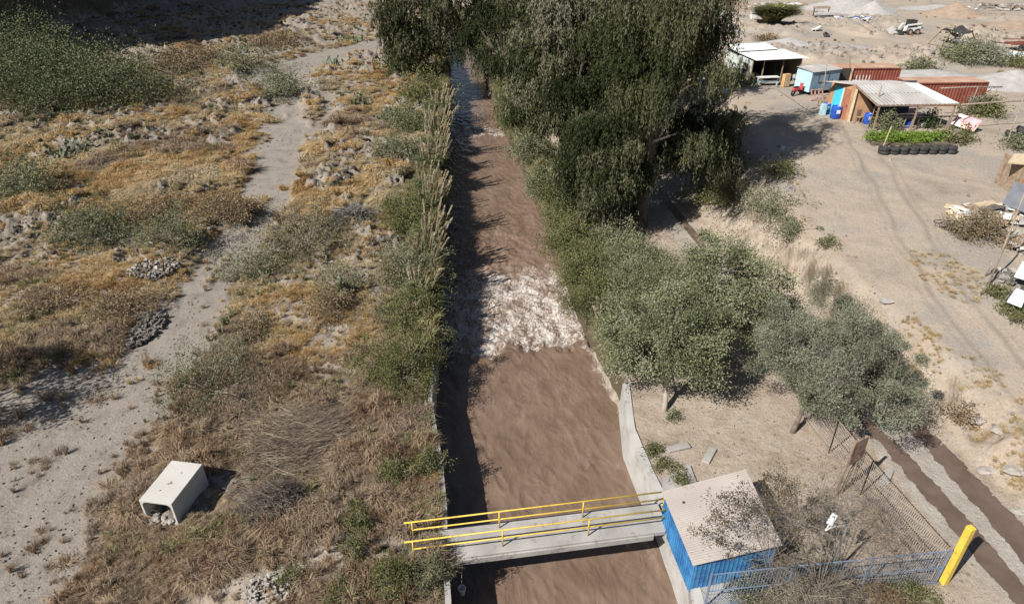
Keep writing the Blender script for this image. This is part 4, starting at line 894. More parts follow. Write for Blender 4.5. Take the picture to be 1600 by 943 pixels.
# pallets / frames
pf = empty('pink_pallet', (*G(1276, 158)[:2], 4), .2, 'faded pink slatted pallet leaning before the light blue trailer', 'pallet')
M_pink = mat('faded_pink_wood', (.50, .28, .24), (.56, .36, .30), 3)
for i in range(4): MB().bar((-.55 + i * .37, 0, 0), (-.55 + i * .37, .35, 1.0), .1, .03).build('slat', M_pink, pf)
for i in (.12, .55, .95): MB().bar((-.6, .35 * i - .03, i), (.62, .35 * i - .03, i), .09, .03).build('crossbar', M_pink, pf)
tb = empty('old_bench', (*G(1290, 166)[:2], 4), .3, 'low wooden bench loaded with junk in front of the cyan door', 'bench')
MB().box((0, 0, .5), (1.6, .6, .06)).build('seat', M_wood, tb)
for a_, b_ in ((-.7, -.2), (.7, -.2), (-.7, .2), (.7, .2)): MB().box((a_, b_, .24), (.07, .07, .48)).build('leg', M_wood, tb)
o = MB().box((0, 0, .15), (.5, .3, .3)).build('cardboard_box', M_ply, bevel=.01); o.location = (tb.location.x + .2, tb.location.y, 4.53); tag(o, 'brown cardboard box on the low wooden bench', 'box')
def drum(px, py, label, tilt=0, r=.29, h=.88, lidm=M_drum, name='blue_drum'):
    g = G(px, py); e = empty(name, g, 0, label, 'drum', 'blue drums around the corrugated shed'); e.rotation_euler = (tilt, 0, 0)
    MB().lathe([(.001, 0), (r * .93, 0), (r, .05), (r, h * .32), (r * 1.03, h * .35), (r, h * .38), (r, h * .66), (r * 1.03, h * .69), (r, h * .72), (r, h * .95), (r * .95, h), (r * .9, h), (r * .88, h * .93), (.001, h * .93)], n=22).build('barrel', M_drum, e, True)
    MB().box((r * .0, -r * 1.01, h * .62), (r * .75, .012, h * .3)).build('paper_label', M_white, e); MB().lathe([(.001, h * .99), (.07, h * .99), (.07, h * .94)], (.12, .05, 0), 10).build('bung', M_white, e)
    return e
drum(1289, 178, 'pale labelled blue drum left of the pair by the cyan door', lidm=M_white)
drum(1304, 185, 'largest blue drum standing against the cyan door', r=.42, h=1.0)
drum(1354, 194, 'blue drum beside the plywood wall of the corrugated shed', r=.32, h=.85)
g = G(1284, 180); b_ = MB().box((0, 0, .45), (.45, .4, .9)).build('pale_blue_crate', M_lblue, bevel=.02); b_.location = g; tag(b_, 'pale blue upright crate left of the blue drums', 'crate')
t = thing('wooden_chair', 1341, 192, 'dark wooden chair before the plywood wall', 'chair', rz=.4)
MB().box((0, 0, .45), (.45, .42, .05)).build('seat', M_wood, t); MB().box((0, .2, .75), (.45, .04, .5)).build('backrest', M_wood, t)
for a_, b_ in ((-.19, -.18), (.19, -.18), (-.19, .18), (.19, .18)): MB().box((a_, b_, .22), (.05, .05, .44)).build('leg', M_wood, t)
drum(1097, 128, 'blue water drum in the open beside the dark weeping tree', r=.42, h=.95)
o = MB().box((0, 0, .4), (.5, .4, .8)).build('cream_box', M_yell2, bevel=.02); o.location = G(1086, 126); tag(o, 'cream box left of the blue water drum', 'box')
# containers
def container(name, x, y, L, rz, label, door=False):
    e = empty(name, (x, y, float(Z(x, y))), rz, label, 'container'); Wd, Hh = 2.1, 2.1
    q4 = MB(); n = int(L / .28)
    for s in (0, Wd):
        vs = []; fs = []
        for i in range(n * 4 + 1):
            xx = i * L / (n * 4); dep = (.0, .0, .05, .05)[i % 4] * (1 if s == 0 else -1); vs += [(xx, s + dep, .12), (xx, s + dep, Hh - .1)]
        for i in range(n * 4): fs.append((2 * i, 2 * i + 2, 2 * i + 3, 2 * i + 1))
        q4.add(vs, fs)
    q4.box((.03, Wd / 2, Hh / 2), (.05, Wd - .1, Hh - .2)); q4.box((L - .03, Wd / 2, Hh / 2), (.05, Wd - .1, Hh - .2)); q4.build('corrugated_walls', M_rust, e)
    fr = MB()
    for xx in (.06, L - .06):
        for yy in (.0, Wd): fr.box((xx, yy, Hh / 2), (.14, .12, Hh))
    for yy in (0, Wd): fr.box((L / 2, yy, .07), (L, .1, .14)); fr.box((L / 2, yy, Hh - .05), (L, .11, .1))
    for xx in (.06, L - .06): fr.box((xx, Wd / 2, .07), (.1, Wd, .14)); fr.box((xx, Wd / 2, Hh - .05), (.1, Wd, .1))
    fr.build('steel_frame', M_rust, e); MB().corr([(0, 0, Hh + .01), (L, 0, Hh + .01), (L, Wd, Hh + .01), (0, Wd, Hh + .01)], .3, .012).build('roof', M_rroof, e)
    if door:
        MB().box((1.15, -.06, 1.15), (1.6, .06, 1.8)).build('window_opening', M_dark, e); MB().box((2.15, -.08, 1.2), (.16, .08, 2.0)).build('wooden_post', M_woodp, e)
    return e
g = G(1289, 142); container('rusty_container', g[0], g[1], 6.9, .03, 'red rusty container behind the corrugated shed roof', True)
t = thing('white_rack', 1335, 150, 'white metal rack in the opening of the rear rusty container', 'rack')
for i in range(5): MB().bar((-.5 + i * .3, -.5, 0.9), (-.5 + i * .3, -.5, 2.0), .05).build('upright', M_white, t)
MB().box((.1, -.3, 1.2), (1.4, .5, .5)).build('shelf', M_white, t)
g = G(1410, 168); container('rusty_container', g[0], g[1], 7.2, .05, 'longer red rusty container right of the corrugated shed')
o = MB().box((0, 0, .7), (2.4, .12, 1.4)).build('grey_panel', mat('greyish_panel', (.26, .21, .19), (.34, .28, .26), 1.5)); g = G(1530, 176); o.location = g; o.rotation_euler = (-.15, 0, .1); tag(o, 'grey brown panel leaning on the longer rusty container', 'panel')
# corrugated shed with cyan door
s2 = empty('corrugated_shed', (28, 55.8, 4.0), 0, 'shed with corrugated roof, cyan door, brown door and open veranda', 'shed')
a_ = Vector((27.3 - 28, 58.6 - 55.8, 0)); b_ = Vector((0, 0, 0)); c_ = Vector((30.0 - 28, 55.6 - 55.8, 0))
quadwall(s2, a_, b_, 2.75, 2.95, M_ply, name='door_wall', th=-.06)
u = (b_ - a_).normalized(); nn = Vector((u.y, -u.x, 0)) * -1; nn = Vector((-abs(u.y), -abs(u.x), 0)).normalized()
def onw(t0, t1, z0, z1, m, name, par, off): 
    p0 = a_ + u * t0 + nn * off; p1 = a_ + u * t1 + nn * off; mid = (p0 + p1) / 2
    return MB().box((mid.x, mid.y, (z0 + z1) / 2), ((p1 - p0).length, .05, z1 - z0), math.atan2(u.y, u.x)).build(name, m, par)
onw(.55, 1.5, .05, 2.5, M_cyan, 'cyan_door', s2, .05); d2 = onw(1.75, 2.55, .05, 2.5, M_brown, 'brown_door', s2, .05)
onw(2.4, 2.48, 1.1, 1.25, M_dark, 'handle', d2, .09); onw(1.52, 1.7, 0, 2.6, M_lblue, 'door_post', s2, .06)
MB().bar((.02, -.12, 0), (.05, -.1, 2.7), .22, .09).build('pale_post', M_woodp, s2)
mb = MB(); mb.add([(0, 0, 0), (c_.x, c_.y, 0), (c_.x, c_.y, .9), (.2, 0, 2.85), (0, 0, 2.85), (0, .06, 0), (c_.x, c_.y + .06, 0), (c_.x, c_.y + .06, .9), (.2, .06, 2.85), (0, .06, 2.85)],
    [(0, 1, 2, 3, 4), (9, 8, 7, 6, 5), (0, 5, 6, 1), (1, 6, 7, 2), (2, 7, 8, 3), (3, 8, 9, 4), (4, 9, 5, 0)]); mb.build('plywood_wall', M_ply, s2)
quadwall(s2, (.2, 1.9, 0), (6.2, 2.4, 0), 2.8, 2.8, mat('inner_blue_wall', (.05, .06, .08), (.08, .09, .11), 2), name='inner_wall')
o2 = Vector((28, 55.8, 4))
R = [Y3(1285, 127, 2.75), Y3(1393, 125.5, 2.85), Y3(1433, 130, 2.98), Y3(1339, 133, 2.98)]
MB().corr([p - o2 for p in R], .3, .02).build('back_roof', M_zinc2, s2)
ra, rb, rc_, rd_ = [Y3(1339, 133, 3.0) - o2, Y3(1433, 130, 3.0) - o2, Y3(1500, 162, 2.15) - o2, Y3(1373.5, 164, 2.15) - o2]
l1, l2 = ra.lerp(rb, .78), rd_.lerp(rc_, .80)
m1, m2 = ra.lerp(rd_, .42), l1.lerp(l2, .42)
MB().corr([m1 + Vector((0, 0, -.02)), m2 + Vector((0, 0, -.02)), l2, rd_], .3, .018).build('front_roof_sheet', M_zinc2, s2)
MB().corr([ra, l1, m2.lerp(l2, .03), m1.lerp(rd_, .03)], .3, .018).build('upper_roof_sheet', mat('greyer_sheet', (.38, .37, .35), (.48, .47, .445), .8, .6), s2)
MB().corr([l1 + Vector((.02, 0, .02)), rb + Vector((0, 0, .02)), rc_ + Vector((0, 0, .02)), l2 + Vector((.02, 0, .02))], .25, .02).build('white_roof_sheet', M_zinc, s2)
mb = MB(); mb.bar(rd_ + Vector((0, .05, -.08)), rc_ + Vector((0, .05, -.08)), .1); mb.bar(ra + Vector((0, 0, -.1)), rd_ + Vector((0, .1, -.1)), .1); mb.build('roof_beam', M_wood, s2)
for t_ in (.02, .5, .96): p = rd_.lerp(rc_, t_) + Vector((0, .1, -.1)); MB().bar((p.x, p.y, 0), p, .1).build('veranda_post', M_wood, s2)
vr = empty('veranda_railing', (*G(1364, 202)[:2], 4), .04, 'rough grey wooden railing in front of the corrugated shed veranda', 'railing')
LR = float(G(1483, 198)[0] - G(1364, 202)[0]); MB().bar((0, 0, .95), (LR, 0, .95), .08).build('top_rail', M_twig, vr)
MB().bar((0, .02, .2), (LR, .02, .2), .07).build('lower_rail', M_twig, vr)
for i in range(12): MB().bar((LR * i / 11, 0, 0), (LR * i / 11 + RD.uniform(-.1, .1), 0, 1.02), .07).build('baluster', M_twig, vr)
t = thing('metal_bucket', 1440, 199, 'white bucket standing inside the veranda railing', 'bucket'); MB().lathe([(.001, 0), (.2, 0), (.25, .4), (.22, .4), (.18, .05)], n=14).build('pail', M_white, t)
t = thing('blue_basket', 1418, 199, 'blue plastic basket behind the veranda railing', 'basket'); MB().lathe([(.001, 0), (.25, 0), (.32, .5), (.29, .5), (.22, .05)], n=14).build('tub', M_drum, t)
# garden bed with tyres
gx0, gy0 = G(1362, 222)[:2]; gx1, gy1 = G(1488, 232)[:2]
bed = MB(); tag(MB().prism([(gx0 - .4, gy0 - .9), (gx1 + .1, gy0 - 1.0), (gx1 + .3, gy0 + 1.3), (gx0, gy0 + 1.3)], 3.8, 4.12).build('garden_soil', mat('garden_soil', (.10, .08, .06), (.17, .13, .10), 3)), kind='structure')
L_gard = leafmat('garden_leaf', [(.07, .13, .02), (.13, .22, .035), (.20, .30, .05), (.28, .34, .08)])
for i, (dx, r_, lb_) in enumerate(((.5, .75, 'leftmost lettuce green plant clump in the garden bed'), (1.7, .85, 'bright green plant clump second from the bed\'s left end'), (2.9, .8, 'bright green plant clump in the middle of the garden bed'), (4.1, .8, 'bright green plant clump right of the bed\'s middle'), (5.3, .8, 'bright green plant clump near the right end of the bed'))):
    bush('garden_plant', gx0 + dx * (gx1 - gx0) / 6.2, gy0 + .05 + .15 * math.sin(i * 2), r_, .5, L_gard, lb_, 'plant', 'plants in the garden bed', 1.3, 400 + i, zoff=.1)
t = empty('wooden_stake', (*G(1379, 231)[:2], 4), 0, 'pale slanted stake at the front of the garden bed', 'stake')
p = Y3(1393, 197, 1.6) - Vector(t.location); MB().bar((0, 0, 0), p, .06).build('stick', M_woodp, t)
def tyre_mb(r=.36, w=.22, axis='Z'):
    Rm = Matrix.Identity(3) if axis == 'Z' else Matrix.Rotation(math.pi / 2, 3, 'X')
    pr = [(r * .58, -w / 2 * .8), (r * .75, -w / 2), (r * .93, -w / 2 * .92), (r, -w / 2 * .6), (r * .985, -.02), (r, .0), (r * .985, .02), (r, w / 2 * .6), (r * .93, w / 2 * .92), (r * .75, w / 2), (r * .58, w / 2 * .8), (r * .62, 0), (r * .58, -w / 2 * .8)]
    return MB().lathe(pr, n=22, R=Rm)
tyre_me = None; nth = ['first', 'second', 'third', 'fourth', 'fifth', 'sixth', 'seventh', 'last']
for i in range(8):
    px = 1380 + i * 15; g = G(px, 240 - .2 * i)
    for lev in range(2):
        if tyre_me is None: o = tyre_mb(.40, .26).build('worn_tyre', M_black, smooth=True); tyre_me = o.data
        else: o = bpy.data.objects.new('worn_tyre', tyre_me); C.objects.link(o)
        o.location = (g[0] + RD.uniform(-.04, .04), g[1] + RD.uniform(-.04, .04), g[2] + .12 + lev * .25); o.rotation_euler = (RD.uniform(-.06, .06), RD.uniform(-.06, .06), RD.uniform(0, 6))
        tag(o, '%s tyre from the left in the garden edge, %s of its pair' % (nth[i], ('lower', 'upper')[lev]), 'tyre', 'tyres edging the garden bed')
for px, py, rx, lb_ in ((1592, 226, 1.3, 'tyre standing at the right picture edge before the weeds'), (1597, 208, .3, 'dark tyre lying behind the standing one at the picture edge'), (1580, 214, .2, 'flat grey tyre left of the standing tyre'), (1291, 58, .6, 'pale rimmed tyre lying alone on the far rubble')):
    g = G(px, py); o = bpy.data.objects.new('worn_tyre', tyre_me); C.objects.link(o); o.location = (g[0], g[1], g[2] + (.38 if rx > 1 else .2)); o.rotation_euler = (rx, .2, .5); o.scale = (1.3, 1.3, 1.3); tag(o, lb_, 'tyre')
# poles
def pole(px0, py0, px1, py1, h1, label, r=.05, h0=0, name='wooden_pole', m=None):
    g = G(px0, py0) if h0 == 0 else np.array(Y3(px0, py0, h0)); e = empty(name, g, 0, label, 'pole')
    gz = 4 + h1 if g[2] > 3.6 else g[2] + h1
    q_ = P(px1, py1, gz); p = Vector((q_[0], q_[1], gz)) - Vector(g); MB().tube([(0, 0, -.05), p * .5 + Vector((.03, 0, .03)), p], [r, r * .9, r * .8], 7).build('shaft', m or M_twig, e, True); return e
pole(1357, 199, 1378, 133, 3.4, 'grey pole leaning against the corrugated veranda corner')
pole(1510, 180, 1528, 137, 2.5, 'left upright pole carrying the pergola bars', .06); pole(1540, 182, 1558, 137, 2.5, 'right upright pole carrying the pergola bars', .06)
pole(1470, 137, 1566, 136, 2.5, 'upper horizontal pergola bar', .06, 2.5); pole(1502, 162.5, 1640, 156, 2.2, 'long lower pergola bar reaching the picture edge', .06, 2.2)
pole(1574, 221, 1606, 134, 3.6, 'tall leaning pole at the right edge behind the tyres', .06)
pole(1284, 152, 1292, 100, 2.9, 'pale post before the light blue trailer'); pole(1277, 155, 1289, 118, 2.1, 'thin post beside the pink pallet', .03)
pole(1544, 446, 1606, 288, 5.0, 'longest grey pole leaning at the right edge over the debris', .05); pole(1539, 432, 1551, 408, .9, 'short prop at the foot of the longest pole', .04)
pole(1166, 110, 1168, 62, 3.4, 'thin mast rising above the white roofed shed', .025); pole(1327, 125, 1328, 88, 3.9, 'thin iron mast beside the rear container', .03)
o = pole(1214, 141, 1261, 170, .06, 'long dark beam lying on the yard before the trailer', .06)
bp_ = empty('painted_board', (*G(1483, 196)[:2], 4), 0, 'tilted white board with faded pink paint beside the garden bed', 'board')
M_pb = mat('faded_pink_board', (.70, .66, .60), (.72, .30, .36), .9, .6, c3=(.62, .56, .30), s3=2)
B = [Vector(bp_.location)] * 4; MB().slab([Y3(1500, 177, 1.0) - B[0], Y3(1535, 189, .9) - B[0], Y3(1521, 206, .2) - B[0], Y3(1484, 193, .3) - B[0]], .05).build('panel', M_pb, bp_)
MB().bar((2.2, .3, 0), (2.4, .5, .7), .06).build('prop', M_wood, bp_)

# far yard
def sk(px, py, label):
    e = thing('skid_loader', px, py, label, 'loader', rz=.08); b = MB()
    # local x to the rear (right in the picture)
    MB().box((.35, 0, .72), (1.7, 1.0, .62)).build('chassis', M_white, e, bevel=.06)
    MB().box((1.1, 0, 1.1), (.55, 1.1, .7)).build('engine_hood', M_white, e, bevel=.08)
    cb = MB().box((.1, 0, 1.35), (1.05, .95, .9)).build('cab', M_dark, e, bevel=.05); MB().box((.1, 0, 1.83), (1.1, 1.0, .07)).build('cab_roof', M_black, cb, bevel=.02)
    for s in (-.62, .62):
        MB().bar((1.25, s, 1.45), (-.75, s, 1.25), .14, .2).build('lift_arm', M_white, e, bevel=.02); MB().bar((-.75, s, 1.25), (-1.15, s, .5), .12, .16).build('arm_tip', M_white, e)
        for x_ in (-.2, .85):
            w_ = MB().lathe([(.12, -.15), (.36, -.15), (.40, -.09), (.40, .09), (.36, .15), (.12, .15)], (x_, s * 1.05, .4), 16, Matrix.Rotation(math.pi / 2, 3, 'X')).build('wheel', M_black, e)
            MB().lathe([(.001, -.16), (.2, -.16), (.2, .16), (.001, .16)], (x_, s * 1.05, .4), 12, Matrix.Rotation(math.pi / 2, 3, 'X')).build('rim', mat('dusty_rim', (.40, .24, .18), (.46, .30, .24)), w_)
    b.add([(-1.2, -.85, .55), (-1.75, -.85, .12), (-1.15, -.85, .05), (-1.2, .85, .55), (-1.75, .85, .12), (-1.15, .85, .05)], [(0, 1, 2), (5, 4, 3), (0, 2, 5, 3), (1, 4, 5, 2), ]); b.build('bucket', M_dark, e)
    MB().box((-1.05, .0, .3), (.12, 1.5, .4)).build('bucket_mount', M_dark, e)
sk(1418, 54, 'white skid steer loader with black cab working in the far yard')
st = thing('shade_shelter', 1490, 70, 'black cloth shade stretched on four leaning wooden poles in the far yard', 'shelter'); o5 = Vector(st.location)
for a_, b_ in (((1450, 68, 0), (1473, 45, 2.4)), ((1472, 72, 0), (1494, 39, 3.0)), ((1526, 69, 0), (1518, 47, 2.4)), ((1486, 68, 0), (1496, 52, 2.0))): MB().bar(Y3(*a_) - o5, Y3(*b_) - o5, .12).build('pole', M_woodp, st)
n = 12; vs = []; cq = [Y3(1470, 47, 2.3), Y3(1505, 41, 2.6), Y3(1522, 48, 2.3), Y3(1500, 58, 1.6)]
for i in range(n + 1):
    for j in range(n + 1):
        s_, t_ = i / n, j / n; p = cq[0].lerp(cq[1], s_).lerp(cq[3].lerp(cq[2], s_), t_) - o5; p.z -= .5 * math.sin(math.pi * s_) * math.sin(math.pi * t_) - .15 * math.sin(9 * s_ + 4 * t_); vs.append(p)
MB().add(vs, [(i * (n + 1) + j, i * (n + 1) + j + 1, (i + 1) * (n + 1) + j + 1, (i + 1) * (n + 1) + j) for i in range(n) for j in range(n)]).build('shade_cloth', M_black, st, True)
def junk(name, px, py, rx, ry, h, n, mats, label, cat, seed, size=(.3, 1.2), kind=None, flat=.15):
    """a heap of mixed boards and blocks"""
    g = G(px, py); e = empty(name, g, 0, label, cat); q = random.Random(seed)
    for k, m in enumerate(mats):
        mb = MB()
        for i in range(n // len(mats)):
            L = q.uniform(*size); R_ = Matrix.Rotation(q.uniform(0, 6.28), 3, 'Z') @ Matrix.Rotation(q.uniform(-.35, .35), 3, 'X') @ Matrix.Rotation(q.uniform(-.3, .3), 3, 'Y')
            a, r = q.uniform(0, 6.28), math.sqrt(q.uniform(0, 1)); x_, y_ = rx * r * math.cos(a), ry * r * math.sin(a)
            mb.box((x_, y_, q.uniform(0, 1) * h * (1 - r * .7) + .05), (L, L * q.uniform(.2, .7), L * flat * q.uniform(.3, 1.6)), R=R_)
        mb.build('scrap', m, e)
    return e
M_wht2 = mat('dirty_white', (.58, .57, .55), (.70, .69, .67), 2, .7)
junk('scrap_heap', 1488, 68, 1.8, .7, .7, 30, [M_black, M_white, M_dark], 'black and white junk heaped under the shade cloth', 'junk pile', 1)
junk('scrap_heap', 1332, 32, 3.2, 1.0, .7, 60, [M_wht2, M_zinc2, M_drum], 'white and blue scrap spread on the gravel left of the loader', 'junk pile', 2)
junk('scrap_heap', 1575, 14, 9, 2.5, .9, 90, [M_wht2, M_zinc2, M_wood, M_stone2], 'pale rubbish heap at the farthest right corner of the yard', 'junk pile', 3)
junk('scrap_heap', 1590, 88, 3.2, 1.1, .4, 40, [M_wht2, M_lblue, M_zinc], 'pale plastic sheets below the red trailer', 'junk pile', 4)
junk('scrap_heap', 1175, 14, 5, 2, .9, 70, [M_wht2, M_stone, M_stone2], 'pale rubble heap left of the tall reed stand', 'junk pile', 5)
junk('debris_heap', 1545, 338, 2.3, 1.5, .7, 90, [M_wht2, M_wood, M_zinc2, M_woodp, M_stone2], 'mixed boards and plastic heaped before the orange shack', 'junk pile', 6)
junk('debris_heap', 1592, 385, 1.0, 1.6, .7, 60, [M_wood, M_zinc2, M_stone], 'grey boards stacked behind the longest leaning pole', 'junk pile', 7)
junk('debris_heap', 1120, 215, 1.6, 1.6, .4, 26, [mat('blue_grey_sheet', (.2, .25, .3), (.32, .37, .42)), M_stone, M_wood], 'bluish plastic waste lying in the shade of the weeping tree', 'junk pile', 8)
junk('debris_heap', 1125, 150, 1.1, .7, .4, 18, [M_wht2, M_stone, M_woodp], 'small pale rubbish heap at the tree shadow edge', 'junk pile', 9)
junk('stone_heap', 1585, 440, .9, 1.2, .45, 60, [M_stone, M_stone2], 'grey stone heap beside the pale panels', 'stone pile', 10, (.15, .4), flat=.5)
junk('scrap_heap', 1222, 8, 5, 1, .5, 30, [M_wht2, M_wood], 'thin line of scrap behind the tall reed stand', 'junk pile', 12)
def heap(px, py, r, h, m, label, seed, name='gravel_pile', asp=1.0):
    g = G(px, py); n1, n2 = 22, 48; vs = [(0, 0, h)]; fs = []
    for i in range(1, n1):
        t = i / (n1 - 1)
        for k in range(n2):
            a = 6.2832 * k / n2; rr = r * t * (1 + .22 * float(fbm(3 + math.cos(a) * 1.5, 3 + math.sin(a) * 1.5, 1, 2, seed)) ); hh = h * (1 - t) ** 1.15 + .18 * h * (float(fbm(rr * math.cos(a), rr * math.sin(a), r * .35, 3, seed + 3)) - .5) * (1 - t)
            vs.append((rr * math.cos(a) * asp, rr * math.sin(a), hh - .12 * t))
    for k in range(n2): fs.append((0, 1 + k, 1 + (k + 1) % n2))
    for i in range(n1 - 2):
        for k in range(n2): a = 1 + i * n2; fs.append((a + k, a + n2 + k, a + n2 + (k + 1) % n2, a + (k + 1) % n2))
    o = MB().add(vs, fs).build(name, m, smooth=True); o.location = g; tag(o, label, 'pile')
heap(1118, 30, 2.6, 1.6, M_grav, 'grey gravel pile beside the weeping tree crown, the farther one', 1); heap(1120, 50, 3.4, 1.3, M_grav, 'wider grey gravel pile in front of the farther one', 2)
heap(1234, 72, 3.8, 1.0, M_grav, 'low grey gravel pile behind the white roofed shed', 3, asp=1.4); heap(1325, 14, 6, 2.2, M_grav, 'dark grey gravel pile at the top edge of the far yard', 4, asp=1.3)
heap(1362, 22, 4.0, 2.0, M_grav, 'pale grey conical gravel pile right of the dark one', 5); heap(1490, 24, 4.4, 1.8, M_sand, 'brown conical sand pile alone in the far yard', 6, 'sand_pile', 1.2)
heap(1515, 26, 2.4, .6, M_sand, 'low brown sand pile merging with the conical one', 7, 'sand_pile', 1.6); heap(1455, 122, 4.2, .9, M_grav, 'low grey gravel pile behind the longer rusty container', 8, asp=1.7)
heap(1580, 132, 3.6, 1.4, M_grav, 'grey gravel pile at the right picture edge', 9, asp=1.4); heap(1393, 50, 1.5, .8, M_grav, 'small gravel pile in front of the loader bucket', 10)
heap(1465, 14, 3.5, .7, M_grav, 'flat pale gravel pile left of the brown sand pile', 11, asp=2.2); heap(1590, 44, 5, 1.0, M_sand, 'flat brown earth pile behind the red trailer', 12, 'earth_pile', 1.3)
heap(1110, 12, 6, 1.6, M_sand, 'broad brown earth pile at the top edge beside the tree', 13, 'earth_pile', 1.6); heap(1280, 165 - 90, 3, .4, M_grav, 'very low gravel spread behind the light blue trailer', 14, asp=1.8)
rt_ = thing('red_trailer', 1590, 78, 'dark red flat trailer with spare wheel at the far right edge', 'trailer')
MB().box((.3, 0, .75), (3.4, 1.7, .14)).build('bed', M_rust, rt_); MB().box((.3, -.85, 1.1), (3.4, .06, .1)).build('side_rail', M_rust, rt_); MB().box((.3, .85, 1.1), (3.4, .06, .1)).build('side_rail', M_rust, rt_)
for x_ in (-1.3, -.2, .9, 1.9): MB().box((x_, -.85, .95), (.06, .06, .35)).build('stake', M_rust, rt_)
for x_ in (-.3, .9):
    MB().lathe([(.14, -.1), (.34, -.1), (.38, 0), (.34, .1), (.14, .1)], (x_, -.85, .38), 16, Matrix.Rotation(math.pi / 2, 3, 'X')).build('wheel', M_black, rt_)
MB().bar((-1.4, 0, .7), (-3.6, -.2, .95), .12).build('drawbar', M_dark, rt_)
t = thing('timber_platform', 1288, 30, 'low dark timber platform on trestles near the scrap', 'platform')
MB().slab([(-1.8, -.2, .5), (1.5, -.2, .6), (1.3, 1.4, .75), (-1.2, 1.4, .65)], .1).build('deck', M_zinc2, t); MB().slab([(-1.6, 1.3, 1.3), (1.2, 1.3, 1.35), (1.4, 2.4, 1.5), (-1.0, 2.4, 1.4)], .1).build('upper_deck', M_wood, t)
for x_ in (-1.3, 1.2): MB().box((x_, 0, .27), (.12, .12, .55)).build('trestle', M_dark, t); MB().box((x_ * .9, 1.6, .65), (.12, .12, 1.3)).build('trestle', M_dark, t)
o = MB().box((0, 0, .5), (1.1, .8, .9)).add([(-.6, -.5, 0), (-.45, -.5, 0), (-.45, -.4, .2), (-.6, -.4, .2)], [(0, 1, 2, 3)]).build('white_tank', M_white, bevel=.06); o.location = G(1177, 33); tag(o, 'white square tank left of the tall reed stand', 'tank')
t = thing('white_chair', 1272, 50, 'tipped white plastic chair on the far rubble', 'chair'); MB().slab([(-.3, 0, .3), (.3, 0, .4), (.3, .5, .45), (-.3, .5, .35)], .05).build('seat', M_white, t); MB().slab([(.25, 0, .4), (.8, 0, .75), (.8, .5, .75), (.25, .5, .4)], .05).build('backrest', M_white, t)
for x_, y_ in ((-.25, .05), (.2, .05), (-.25, .45), (.2, .45)): MB().box((x_, y_, .17), (.05, .05, .34)).build('leg', M_white, t)
# right edge shack and panels
def GZ(px, py, h): g = G(px, py); p = P(px, py, g[2] + h); return Vector((p[0], p[1], g[2] + h))
sh = empty('orange_shack', G(1585, 330), 0, 'orange walled shack with slate grey panels cut by the right picture edge', 'shack'); o6 = Vector(sh.location); o6z = o6.z
def S3(px, py, h): p = P(px, py, o6z + h); return Vector((p[0], p[1], o6z + h)) - o6
base0 = S3(1566, 325, 0)
MB().slab([S3(1585, 283, 1.6), S3(1640, 297, 1.6), S3(1620, 340, .5), S3(1566, 318, .5)], .06).build('slate_panel', M_slate, sh)
MB().bar(S3(1577, 300, 1.05) + Vector((0, 0, .04)), S3(1636, 318, 1.05) + Vector((0, 0, .04)), .05, .03).build('seam', M_zinc, sh)
quadwall(sh, S3(1588, 312, 0), S3(1680, 318, 0), 2.2, 2.2, M_orange, name='orange_wall'); MB().slab([S3(1575, 254, 2.3), S3(1680, 262, 2.3), S3(1680, 240, 2.5), S3(1585, 240, 2.5)], .07).build('roof', M_woodp, sh)
quadwall(sh, S3(1588, 312, 0) + Vector((0, .06, 0)), S3(1588, 312, 0) + Vector((0, 2.4, 0)), 2.2, 2.3, M_wood, name='side_wall')
for i, (c_, lb_) in enumerate((([(1584, 432, .9), (1612, 440, .9), (1612, 410, 1.4), (1598, 408, 1.4)], 'upper pale blue board leaning at the right picture edge'), ([(1573, 471, .5), (1596, 480, .5), (1606, 456, .9), (1588, 450, .9)], 'lower pale blue panel leaning below the upper one'))):
    g = G(1585, 470); pts = [Vector((*P(a, b, g[2] + h), g[2] + h)) for a, b, h in c_]; e = empty('pale_sheet_stand', (pts[0].x, pts[0].y, g[2]), 0, lb_, 'panel')
    MB().slab([p - Vector(e.location) for p in pts], .04).build('sheet', mat('pale_cyan_sheet', (.66, .76, .80), (.72, .80, .83), 2, .5), e); MB().bar((.2, .3, 0), (.25, .25, 1.0), .04).build('prop', M_dark, e)
# loose wire hoops before the ruddy shrub
g = G(1480, 355); mb = MB()
for i in range(4):
    pts = [(g[0] + .9 * math.cos(a) + .2 * i, g[1] + .35 * math.sin(a) - i * .22, g[2] + .12 + .25 * abs(math.sin(a * .5 + i))) for a in np.linspace(.6, 5.6, 16)]
    mb.tube(pts, .022, 5)
tag(mb.build('wire_hoops', M_dark), 'dark wire hoops lying at the edge of the yard road', 'wire')
# small things on the left
g = G(245, 436); o = bpy.data.objects.new('worn_tyre', tyre_me); C.objects.link(o); o.location = (g[0], g[1], g[2] + .15); o.rotation_euler = (.15, .1, 0); tag(o, 'lone black tyre on the rubble beside the left track', 'tyre')
g = G(147, 838); o = MB().box((0, 0, .04), (.3, .16, .06), .5).build('white_bottle', M_white, bevel=.02); o.location = g; tag(o, 'small white plastic bottle lying in brush left of the culvert', 'bottle')
"""PILES"""
for i, (px, py, rx, ry, h, n, sz, lb_) in enumerate(((215, 515, 1.3, 1.9, .35, 700, (.06, .28), 'dark stone rubble heap at the edge of the left track'), (240, 420, 1.5, 1.3, .35, 300, (.05, .25), 'grey stone rubble around the lone tyre'), (420, 925, .8, .6, .35, 260, (.04, .2), 'grey cement rubble at the bottom edge left of the bridge'))):
    junk('rubble_heap', px, py, rx, ry, h, n, [M_stone2 if i == 0 else M_stone, M_stone2 if i != 2 else M_stone], lb_, 'rubble', 70 + i, sz, flat=.6)
